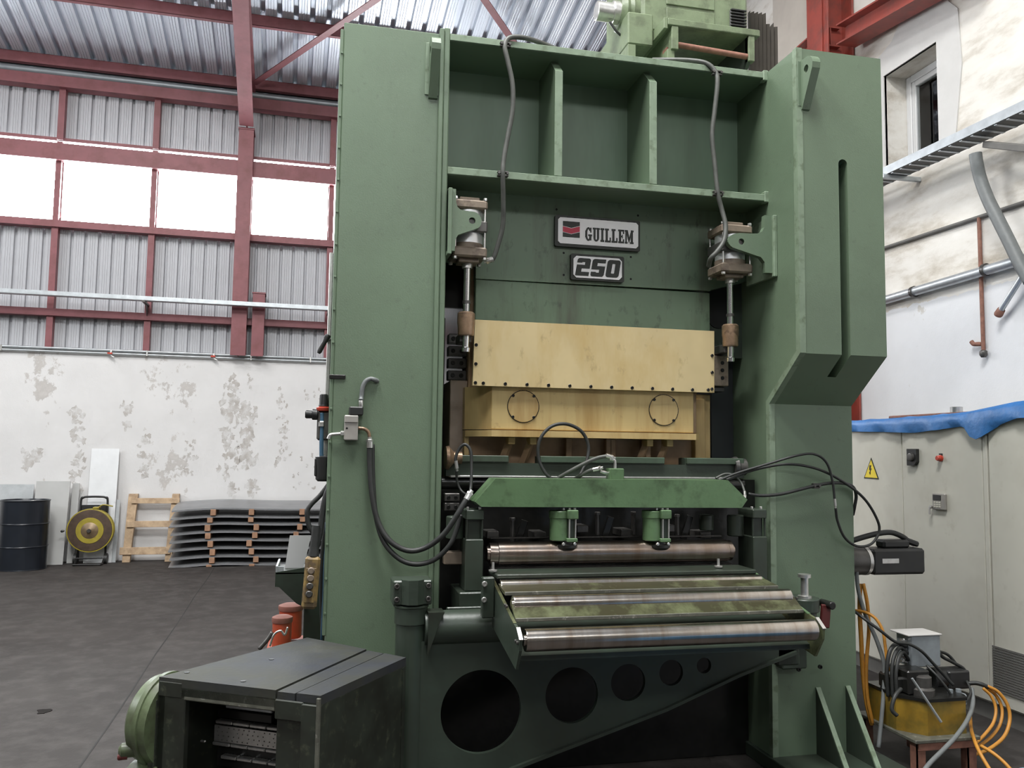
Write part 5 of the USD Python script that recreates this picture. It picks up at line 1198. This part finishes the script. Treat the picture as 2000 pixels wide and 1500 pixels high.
# stack of bowed steel sheets with timber spacers
SX0, SX1, SN = .62, 2.75, .86
zs = [.10, .205, .315, .425, .53, .64, .735, .845]
first = None
sheet_names = ['lowest', 'second from the bottom', 'third from the bottom', 'fourth from the bottom', 'fifth from the bottom', 'third from the top', 'second from the top', 'topmost']
for k, z in enumerate(zs):
    nx, ny = 40, 6
    if first is None:
        first = wthing('steel_sheet', 'bowed grey steel sheet, lowest of the sheet stack', 'steel sheet', 0, .85, z, group='bowed sheets in the stack by the wall')
        V_, F_ = [], []
        for i in range(nx + 1):
            t = i / nx
            for j in range(ny + 1):
                s = j / ny
                x = SX0 - .08 + (SX1 - SX0 + .16) * t
                dz = -.17 * max(0, (.30 - t)) ** 1.5 - .17 * max(0, (t - .72)) ** 1.5 - .07 * (1 - s) ** 2 + .01 * math.sin(t * 7)
                V_.append((x, .80 * s, dz))
        V_ = np.array(V_); m_ = len(V_); V_ = np.vstack([V_, V_ - [0, 0, .02]])
        for i in range(nx):
            for j in range(ny):
                a = i * (ny + 1) + j; b = a + ny + 1
                F_ += [[a, b, b + 1], [a, b + 1, a + 1], [m_ + a, m_ + b + 1, m_ + b], [m_ + a, m_ + a + 1, m_ + b + 1]]
            for j0, sg in ((0, 1), (ny, -1)):
                a = i * (ny + 1) + j0; b = a + ny + 1
                F_ += [[a, m_ + a, m_ + b], [a, m_ + b, b]] if sg > 0 else [[a, m_ + b, m_ + a], [a, b, m_ + b]]
        for j in range(ny):
            for i0 in (0, nx):
                a = i0 * (ny + 1) + j; b = a + 1
                F_ += [[a, b, m_ + b], [a, m_ + b, m_ + a]]
        lw(first, 'sheet', (V_, np.array(F_)), 'sheet_steel', smooth=40)
    else:
        copy_of(first, wall_pt(0 + .012 * math.sin(k * 2.1), .85, z), 'bowed grey steel sheet, %s of the stack' % sheet_names[k], rot=TH + .006 * math.sin(k * 3.3))
blk = None; cols = [.86, 1.18, 1.60, 2.22]
where = ['near the drooping end', 'left of the middle', 'in the middle', 'at the far end by the press']
for k, z in enumerate(zs):
    zlow = 0 if k == 0 else zs[k - 1] + .0
    for ci, u in enumerate((1.05 + .04 * math.sin(k), 1.60 + .05 * math.sin(k * 1.7), 2.20 + .05 * math.cos(k))):
        if k == 0 and ci == 2: continue
        h = z - .016 - zlow - .012
        t_ = (u - (SX0 - .08)) / (SX1 - SX0 + .16)
        dz0 = -.17 * max(0, (.30 - t_)) ** 1.5 - .17 * max(0, (t_ - .72)) ** 1.5 - .05
        pos = wall_pt(u, .84, zlow + (0 if k == 0 else dz0 + .0))
        lab = 'small timber spacer block under the %s sheet, %s' % (sheet_names[k], ('nearest the pallet', 'at mid length', 'nearest the press')[ci])
        q = thing('timber_block', lab, 'wood block', pos, rot=TH, group='timber spacers in the sheet stack')
        lw(q, 'block', bx(-.035, .035, -.03, .5, 0, max(h + (dz0 if k == 0 else 0), .03), .004), 'block_wood')

# ================================================================== CABINET ROW, TARP AND PUMP
KX = 4.03
def yk(px, py): return at(px, py, x=KX)[1]
ys1, ys2 = yk(1764, 1000), yk(1932, 1000)
KB = thing('control_cabinet', 'tall beige steel switch cabinet with warning triangle and keypad', 'electrical cabinet', (KX + .3, 5.2, 0))
KZ = 1.86
part(KB, 'plinth', bx(KX + .03, KX + .6, ys2, 6.5, 0, .10), 'plinth_grey')
part(KB, 'body', bx(KX + .02, KX + .62, ys2 + .004, 6.5, .10, KZ, .006), 'cabinet_beige')
dA = part(KB, 'door', bx(KX, KX + .02, ys1 + .003, 6.05, .115, KZ - .015, .004), 'cabinet_beige')
dB = part(KB, 'door', bx(KX, KX + .02, ys2 + .045, ys1 - .003, .115, KZ - .015, .004), 'cabinet_beige')
part(KB, 'edge_post', bx(KX, KX + .02, ys2 + .006, ys2 + .041, .115, KZ - .015, .004), 'cabinet_beige')
BASE[dB] = BASE[dA] = BASE[KB]
def kp(px, py): p = at(px, py, x=KX - .004); return p[1], p[2]
tri = [kp(*q) for q in ((1701, 894), (1687, 934), (1716, 936))]
T = Polygon(tri); Tin = T.buffer(-.008, join_style=2)
part(dA, 'warning_sign', prism(T, KX - .003, KX + .001, 'x'), 'sign_black', label='black border of the warning triangle')
part(dA, 'warning_sign', prism(Tin, KX - .005, KX - .002, 'x'), 'sign_yellow', label='yellow warning triangle with lightning arrow')
cy_, cz_ = kp(1700, 918)
bolt_ = [(-.006, .042), (.012, .042), (.004, .012), (.016, .014), (-.002, -.022), (.006, -.02), (-.004, -.042), (-.012, -.018), (-.007, -.02), (.002, .002), (-.012, .0)]
part(dA, 'lightning_arrow', prism([(cy_ - a * 1.0, cz_ + b * .85) for a, b in bolt_], KX - .007, KX - .004, 'x'), 'sign_black')
y_, z_ = kp(1785, 893)
sw = part(dB, 'rotary_switch', prism(Polygon([(y_ + .045, z_ + .055), (y_ - .045, z_ + .055), (y_ - .045, z_ - .03), (y_ - .02, z_ - .055), (y_ + .045, z_ - .055)]).buffer(.003), KX - .025, KX, 'x'), 'black_plastic')
part(dB, 'switch_knob', lathe((KX - .025, y_, z_), (-1, 0, 0), [(0, .03), (.015, .028), (.018, .02)], 16), 'dark_steel', smooth=30)
y_, z_ = kp(1837, 895)
part(dB, 'push_button', lathe((KX, y_, z_), (-1, 0, 0), [(0, .022), (.01, .022), (.012, .017), (.03, .017), (.034, .014)], 18), 'red_ring', smooth=30)
part(dB, 'button_tab', bx(KX - .004, KX, y_ - .015, y_ + .015, z_ + .015, z_ + .032), 'black_plastic')
ka, kb = kp(1824, 963), kp(1850, 997)
part(dB, 'keypad', bx(KX - .02, KX, kb[0], ka[0], kb[1], ka[1], .005), 'valve_grey')
kw, kh = ka[0] - kb[0], ka[1] - kb[1]
part(dB, 'keypad_screen', bx(KX - .023, KX - .019, kb[0] + .30 * kw, ka[0] - .08 * kw, ka[1] - .42 * kh, ka[1] - .10 * kh, .001), 'screen')
for r_ in range(3):
    for c_ in range(3): part(dB, 'key', bx(KX - .024, KX - .019, kb[0] + (.34 + c_ * .19) * kw, kb[0] + (.47 + c_ * .19) * kw, kb[1] + (.14 + r_ * .13) * kh, kb[1] + (.23 + r_ * .13) * kh, .001), 'cabinet_beige')
yk_, zk_ = kp(1823, 990); part(dB, 'key_lock', join(cyl((KX, yk_, zk_), (KX - .03, yk_, zk_), .011, 12), bx(KX - .034, KX - .03, yk_ - .004, yk_ + .012, zk_ - .05, zk_, .001)), 'zinc', smooth=30)
part(dA, 'hinge', bx(KX - .012, KX, ys1 + .002, ys1 + .03, .80, .86, .004), 'black_plastic')
K2 = thing('control_cabinet', 'second beige cabinet nearer the camera with a louvred vent panel', 'electrical cabinet', (KX + .3, 3.9, 0))
y3 = ys2 - 1.0
part(K2, 'plinth', bx(KX + .03, KX + .6, y3, ys2 - .004, 0, .10), 'plinth_grey')
part(K2, 'body', bx(KX + .02, KX + .62, y3, ys2 - .004, .10, KZ, .006), 'cabinet_beige')
d2 = part(K2, 'door', bx(KX, KX + .02, y3 + .003, ys2 - .008, .115, KZ - .015, .004), 'cabinet_beige'); BASE[d2] = BASE[K2]
va = kp(1938, 1257); vzb = va[1] - .27
for k in range(18): part(d2, 'louvre', bar((KX - .003, y3 + .1, vzb + k * .015), (KX - .003, va[0], vzb + k * .015), .008, .011, (0, 0, 1)), 'plinth_grey')
# tarp over the cabinets: a draped sheet with thickness
ny_ = 60; V_ = []
ytop = np.linspace(6.45, 3.55, ny_ + 1)
edge = [(6.5, .095), (5.9, .075), (5.5, .085), (5.1, .10), (4.85, .085), (4.7, .07), (4.62, .065), (4.56, .14), (4.50, .155), (4.35, .07), (4.2, .03), (4.1, .03), (4.03, .045), (3.9, .06), (3.5, .06)]
lift = [(6.5, .008), (5.5, .010), (4.9, .018), (4.6, .03), (4.4, .055), (4.2, .08), (4.1, .07), (4.0, .06), (3.8, .05), (3.5, .04)]
fe = lambda y, tab: np.interp(-y, [-a for a, b in tab], [b for a, b in tab])
for i, y in enumerate(ytop):
    up_, dn = fe(y, lift), fe(y, edge); wv = .010 * math.sin(y * 17) + .006 * math.sin(y * 41 + 1)
    for (dx, dz) in ((.60, up_ * .7 + .004), (.40, up_ * .9 + .004), (.2, up_ + .004), (.06, up_ + .003), (.0, up_ * .92), (-.022, up_ * .6 - .008), (-.03 - abs(wv) * .4, -dn * .45), (-.026 - wv, -dn)):
        V_.append((KX + dx, y, KZ + .004 + dz + (wv * .5 if dx > 0 else 0)))
V_ = np.array(V_); nc = 8; m_ = len(V_); off = np.tile(np.array([(0, 0, -.005)] * 3 + [(0, 0, -.005), (.004, 0, -.004), (.005, 0, 0), (.005, 0, 0), (.005, 0, 0)]), (ny_ + 1, 1)); F_ = []
V2 = np.vstack([V_, V_ + off])
for i in range(ny_):
    for j in range(nc - 1):
        a, b = i * nc + j, (i + 1) * nc + j
        F_ += [[a, b + 1, b], [a, a + 1, b + 1], [m_ + a, m_ + b, m_ + b + 1], [m_ + a, m_ + b + 1, m_ + a + 1]]
    for j in (0, nc - 1):
        a, b = i * nc + j, (i + 1) * nc + j
        F_ += [[a, b, m_ + b], [a, m_ + b, m_ + a]]
single('tarpaulin', (V2, np.array(F_)), 'tarp_blue', 'blue plastic tarpaulin draped over the tops of the beige cabinets', 'tarpaulin', smooth=50)
ya_, yb_ = at(1746, 815, x=KX + .25)[1], at(1910, 805, x=KX + .25)[1]
single('steel_bar', bx(KX + .20, KX + .30, yb_, ya_, KZ + .025, at(1830, 808, x=KX + .25)[2] , .006), 'rust', 'rusty brown flat bar lying on the blue tarpaulin', 'metal bar')
p = at(1868, 803, x=KX + .25)
single('tin_can', lathe((KX + .25, p[1], at(1868, 808, x=KX + .25)[2]), (0, 0, 1), [(0, .035), (.002, .04), (.045, .04), (.047, .036)], 20), 'zinc', 'small bright tin standing on the rusty bar', 'tin', smooth=30)

# ---- bench and hydraulic pump beside the press
BT = .20
BN = thing('steel_bench', 'low bench with rusty red legs under the yellow pump', 'bench', (3.1, 3.95, 0))
part(BN, 'bench_top', bx(2.91, 3.285, 3.735, 4.22, BT - .018, BT, .003), 'worn_edge')
for x in (2.925, 3.22):
    for y in (3.75, 4.16): part(BN, 'leg', join(bx(x, x + .05, y, y + .006, 0, BT - .018), bx(x, x + .006, y, y + .05, 0, BT - .018)), 'rust')
part(BN, 'rail', bx(2.93, 3.27, 3.742, 3.752, BT - .055, BT - .018, .002), 'rust')
HP = thing('hydraulic_pump', 'yellow-tanked hydraulic pump with grey terminal box and tangled black hoses', 'pump', (3.1, 3.95, BT))
part(HP, 'tank', prism([(2.925, 4.14), (2.925, 3.90), (3.02, 3.785), (3.245, 3.785), (3.27, 3.83), (3.27, 4.14)], BT, BT + .165, 'z'), 'pump_yellow')
part(HP, 'tank_lid', prism([(2.92, 4.145), (2.92, 3.895), (3.017, 3.78), (3.25, 3.78), (3.275, 3.827), (3.275, 4.145)], BT + .165, BT + .18, 'z'), 'black_oil_and_shade')
q0, q1 = at(1771, 1300, y=4.0), at(1826, 1237, y=4.0)
gb = part(HP, 'terminal_box', bx(q0[0], q1[0], 3.96, 4.08, q0[2], q1[2], .004), 'pump_grey', label='grey finned terminal box')
BASE[gb] = BASE[HP]
part(gb, 'top_plate', bx(q0[0] - .025, q1[0] + .004, 3.95, 4.10, q1[2], q1[2] + .008, .002), 'pvc_white')
for k in range(6):
    z = q0[2] + .02 + k * (q1[2] - q0[2] - .03) / 6
    part(gb, 'fitting', lathe((q0[0], 4.0, z), (-1, 0, .2), [(0, .010), (.018, .010), (.02, .007), (.035, .007)], 8), 'zinc')
    if k < 4: part(gb, 'fitting', lathe((q1[0], 4.0, z + .03), (1, 0, .2), [(0, .010), (.012, .010), (.014, .007), (.022, .007)], 8), 'zinc')
q2, q3 = at(1843, 1346, y=3.98), at(1890, 1308, y=3.98)
part(HP, 'motor', join(cyl((q2[0] - .05, 4.02, (q2[2] + q3[2]) / 2), (q3[0] - .01, 4.02, (q2[2] + q3[2]) / 2), .058, 24, .008), bx(q2[0] + .02, q3[0], 3.96, 4.05, q2[2], q3[2], .008)), 'black_plastic', smooth=35)
part(HP, 'valve_block', bx(2.97, 3.10, 3.86, 3.99, BT + .18, q0[2] + .01, .008), 'black_oil_and_shade')
part(HP, 'pump_head', lathe((3.06, 3.87, BT + .18), (0, 0, 1), [(0, .06), (.03, .06), (.04, .045), (.09, .045), (.10, .03)], 20), 'dark_steel', smooth=35)
q4 = at(1866, 1365, y=3.87)
part(HP, 'valve', join(bx(q4[0] - .055, q4[0] + .05, 3.84, 3.91, q4[2] - .03, q4[2] + .03, .008), cyl((q4[0] - .03, 3.87, q4[2] + .03), (q4[0] - .03, 3.87, q4[2] + .05), .014, 10), cyl((q4[0] + .02, 3.87, q4[2] + .03), (q4[0] + .02, 3.87, q4[2] + .05), .014, 10)), 'pump_grey', smooth=35)
part(HP, 'coil', bx(q4[0] - .015, q4[0] + .02, 3.835, 3.845, q4[2] - .018, q4[2] + .01, .003), 'black_plastic')
part(HP, 'rod', cyl(at(1781, 1325, y=3.772), at(1838, 1410, y=3.755), .007, 10), 'galvanised', smooth=True)
part(HP, 'side_cover', bx(2.93, 2.985, 3.9, 4.05, BT + .18, BT + .26, .01), 'black_oil_and_shade')
part(HP, 'label_plate', bx(2.98, 3.0, 3.88, 3.9, BT + .20, BT + .24, .002), 'pump_yellow')
HG = 'black hoses tangled around the pump'
hs = [('black hose rising from the pump tank and bending into the grey box fittings', [(1735, 1360, 3.95), (1732, 1310, 3.95), (1738, 1272, 3.96), (1752, 1257, 3.98), (1770, 1262, 3.99)], .011),
      ('second black hose hugging the first beside the pump', [(1744, 1362, 3.92), (1742, 1310, 3.93), (1747, 1280, 3.95), (1758, 1265, 3.98), (1772, 1275, 3.99)], .010),
      ('black cable passing from the press column behind the pump box', [(1664, 1190, 4.08), (1690, 1210, 4.0), (1720, 1232, 3.96), (1748, 1253, 3.95), (1775, 1258, 3.94), (1800, 1272, 3.93), (1822, 1295, 3.93), (1845, 1320, 3.93), (1862, 1338, 3.92)], .008),
      ('black hose falling from the grey box to the pump motor', [(1826, 1255, 4.0), (1838, 1280, 4.0), (1858, 1292, 4.0), (1878, 1303, 4.0), (1886, 1312, 4.0)], .009),
      ('black cable plug joining the orange cables at the pump', [(1890, 1335, 3.95), (1905, 1334, 3.93), (1918, 1337, 3.91), (1930, 1342, 3.90)], .011)]
hs += [('black hose looping low from the pump valve block to the tank side', [(1760, 1345, 3.84), (1748, 1360, 3.82), (1742, 1385, 3.81), (1752, 1398, 3.80)], .010),
       ('thin black hose crossing the pump between box and valve', [(1810, 1300, 3.93), (1828, 1318, 3.88), (1846, 1340, 3.85), (1858, 1358, 3.84)], .007),
       ('third black hose standing beside the pump, the outermost', [(1752, 1362, 3.90), (1750, 1318, 3.91), (1755, 1286, 3.93), (1764, 1274, 3.96), (1774, 1288, 3.985)], .010),
       ('black hose curving behind the grey box to the motor top', [(1824, 1270, 4.03), (1850, 1278, 4.05), (1868, 1298, 4.04), (1872, 1310, 4.02)], .008),
       ('thin black cable drooping from the pump motor to the valve', [(1888, 1330, 3.94), (1896, 1352, 3.88), (1884, 1372, 3.84), (1868, 1372, 3.835)], .006)]
for lab, pts, r in hs: hose(lab, pts, r, 'black_rubber', name='hose', cat='hose')
hose('long grey hose sagging from the pump over the bench to the floor', [(1898, 1345, 3.92), (1900, 1375, 3.84), (1890, 1405, 3.74), (1870, 1435, 3.65), (1845, 1462, 3.60), (1815, 1492, 3.56), (1795, 1520, 3.52)], .011, 'grey_conduit')
hose('grey conduit dropping from the servo motor behind the bench', [(1672, 1100, 4.12), (1676, 1150, 4.12), (1690, 1200, 4.1), (1712, 1250, 4.06), (1727, 1300, 4.02), (1726, 1350, 4.0), (1722, 1400, 3.97), (1716, 1460, 3.94)], .011, 'grey_conduit', name='conduit', cat='conduit')
oc = [('orange cable dropping beside the column edge, the one closest to it', [(1680, 1140, 4.15), (1679, 1190, 4.14), (1682, 1250, 4.13), (1685, 1310, 4.12), (1692, 1370, 4.1), (1703, 1416, 4.08)], .012),
      ('second orange cable hanging from the servo, just outside the first', [(1686, 1140, 4.13), (1694, 1180, 4.12), (1697, 1230, 4.12), (1692, 1300, 4.11), (1694, 1360, 4.09), (1704, 1412, 4.07)], .010),
      ('thin orange cable arching from the column towards the pump', [(1668, 1192, 4.15), (1690, 1196, 4.08), (1710, 1208, 4.03), (1724, 1232, 4.0), (1729, 1262, 3.98), (1733, 1295, 3.97), (1736, 1310, 3.97)], .008),
      ('inner orange cable of the loops hanging right of the pump', [(1920, 1344, 3.90), (1936, 1360, 3.88), (1945, 1385, 3.86), (1940, 1412, 3.83), (1922, 1436, 3.80), (1902, 1455, 3.78)], .008),
      ('outer orange cable of the loops hanging right of the pump', [(1928, 1340, 3.90), (1950, 1352, 3.88), (1968, 1378, 3.86), (1972, 1408, 3.84), (1960, 1440, 3.81), (1930, 1464, 3.78), (1902, 1474, 3.76)], .009),
      ('middle orange cable of the loops hanging right of the pump', [(1924, 1342, 3.91), (1945, 1358, 3.90), (1957, 1385, 3.88), (1953, 1415, 3.85), (1935, 1440, 3.82), (1905, 1462, 3.79)], .008),
      ('orange cable trailing from the bench corner along the floor', [(1895, 1400, 3.90), (1897, 1425, 3.80), (1908, 1458, 3.66), (1925, 1490, 3.58), (1945, 1520, 3.5)], .009),
      ('orange cable lying across the floor corner beside the bench', [(1916, 1457, 3.72), (1938, 1470, 3.66), (1960, 1488, 3.6), (1985, 1515, 3.52)], .009)]
for lab, pts, r in oc: hose(lab, pts, r, 'orange_cable', name='cable', cat='cable', group='orange cables around the pump')

# ---- servo motor on the column side
s0, s1 = at(1690, 1095, y=4.17), at(1792, 1095, y=4.17)
SM = thing('servo_motor', 'black servo motor sticking out of the column side over the pump', 'servo motor', (CX3, 4.17, s0[2]))
part(SM, 'flange', lathe((CX3, 4.17, s0[2]), (1, 0, 0), [(0, .085), (.05, .085), (.052, .08), (s0[0] - CX3, .075)], 32), 'dark_steel', smooth=30)
part(SM, 'flange_ring', lathe((s0[0] - .02, 4.17, s0[2]), (1, 0, 0), [(0, .078), (.02, .078), (.022, .07)], 32), 'zinc', smooth=30)
part(SM, 'body', bx(s0[0], s1[0], 4.10, 4.24, s0[2] - .070, s0[2] + .070, .014), 'black_plastic')
part(SM, 'rating_plate', bx(s0[0] + .055, s0[0] + .16, 4.098, 4.102, s0[2] - .008, s0[2] + .018, .001), 'zinc')
part(SM, 'connector', join(bx(s0[0] + .09, s0[0] + .26, 4.13, 4.21, s0[2] + .068, s0[2] + .115, .012), bar((s0[0] + .24, 4.17, s0[2] + .115), (s0[0] + .33, 4.17, s0[2] + .085), .05, .03, b=.008)), 'black_plastic')
part(SM, 'gearbox', bx(CX3 + .001, CX3 + .03, 4.06, 4.30, s0[2] - .14, s0[2] + .10, .005), 'oily_green')
hose('thick black cable arching from the column over the servo motor', [(1664, 1056, 4.17), (1690, 1048, 4.16), (1715, 1042, 4.15), (1740, 1040, 4.15), (1762, 1048, 4.16), (1775, 1058, 4.17)], .015, 'black_rubber', name='cable', cat='cable')

# ================================================================== ON THE RIGHT WALL
def rw(px, py, off=.06): return at(px, py, x=RW - off)
t0, t1 = rw(1716, 350, .25), rw(2010, 214, .25)
d = (t1 - t0) / np.linalg.norm(t1 - t0); a, b = t0 - d * 1.5, t1 + d * 4
TR = thing('cable_tray', 'heavy grey perforated cable tray along the beige side wall', 'cable tray', t0)
part(TR, 'side', moved(bar(a, b, .012, .075), (-.10, 0, 0)), 'galvanised')
part(TR, 'side', moved(bar(a, b, .012, .075), (.10, 0, 0)), 'galvanised')
part(TR, 'bottom', moved(bar(a, b, .20, .008), (0, 0, -.036)), 'plinth_grey')
for k in range(34): part(TR, 'slot_rung', moved(bar(a + d * (.6 + k * .12), a + d * (.63 + k * .12), .19, .006), (0, 0, -.044)), 'galvanised')
for t_ in (.25, 2.4): part(TR, 'bracket', bx(RW - .40, RW - .002, (a + d * (1.5 + t_))[1] - .02, (a + d * (1.5 + t_))[1] + .02, t0[2] - .085, t0[2] - .045, .004), 'galvanised')
b0, b1 = rw(1925, 282, .2), rw(2010, 290, .45)
part(TR, 'support_arm', bar(b0, b1 + (b1 - b0) * .3, .05, .05, b=.005), 'plinth_grey')
p0, p1 = rw(1722, 588), rw(2010, 503); d = (p1 - p0) / np.linalg.norm(p1 - p0)
PI = thing('wall_pipe', 'thick grey pipe running along the side wall above the white paint', 'pipe', p0)
part(PI, 'pipe', cyl(p0 - d * 1.5, p1 + d * 6, .042, 20), 'galvanised', smooth=True)
for q in ((1785, 570), (1925, 527)): c_ = rw(*q); part(PI, 'clip', lathe(c_ - d * .015, d, [(0, .052), (.03, .052)], 20), 'dark_steel', smooth=30)
p0, p1 = rw(1722, 486, .025), rw(2010, 392, .025); d2_ = (p1 - p0) / np.linalg.norm(p1 - p0)
single('wall_pipe', cyl(p0 - d2_ * 1.2, p1 + d2_ * 6, .016, 12), 'plinth_grey', 'thin dark pipe running along the beige side wall under the tray', 'pipe', smooth=True)
va_, vb_ = rw(1912, 425, .03), rw(1921, 690, .03)
VP = thing('drop_pipe', 'thin rusty vertical pipe dropping down the side wall to a tap', 'pipe', vb_)
part(VP, 'pipe', cyl(vb_, va_, .016, 12), 'rust', smooth=True)
part(VP, 'elbow', tube([rw(1918, 672, .03), rw(1912, 672, .035), rw(1902, 672, .04), rw(1897, 667, .045)], .018, 10), 'rust', smooth=True)
part(VP, 'tap', lathe(rw(1921, 698, .04), (0, 0, 1), [(0, .018), (.02, .03), (.05, .03), (.06, .018)], 12), 'dark_steel', smooth=True)
FX = hose('thick grey ribbed conduit curving down from the tray on the side wall', np.array([rw(1905, 300, .26), rw(1908, 320, .25), rw(1915, 350, .22), rw(1930, 390, .2), rw(1950, 430, .18), rw(1970, 470, .16), rw(1992, 515, .14), rw(2012, 550, .12)]), .048, 'grey_conduit', name='conduit', cat='conduit', n=14)
a, b = rw(1996, 540, .1), rw(1950, 614, .06)
DG = thing('diagonal_pipe', 'short grey slanting pipe ending in a cap on the white wall', 'pipe', b)
part(DG, 'pipe', cyl(a, b, .022, 12), 'galvanised', smooth=True)
part(DG, 'end_cap', lathe(b, b - a, [(-.05, .03), (.0, .034), (.01, .03)], 14), 'rust', smooth=True)

# ---- low covered stack at the near right, of which only a corner shows
cq = at(1962, 1496, y=2.0); ct = cq[2]
CS = thing('covered_stack', 'corner of a light blue plastic sheet over a low stack close to the camera', 'covered stack', (cq[0] + .4, 1.7, 0))
part(CS, 'sheet', bx(cq[0] - .01, cq[0] + .85, 1.3, 2.01, .04, ct, .03), 'sheet_blue')
part(CS, 'base_board', bx(cq[0] + .02, cq[0] + .82, 1.33, 1.98, 0, .04, .004), 'pallet_wood')
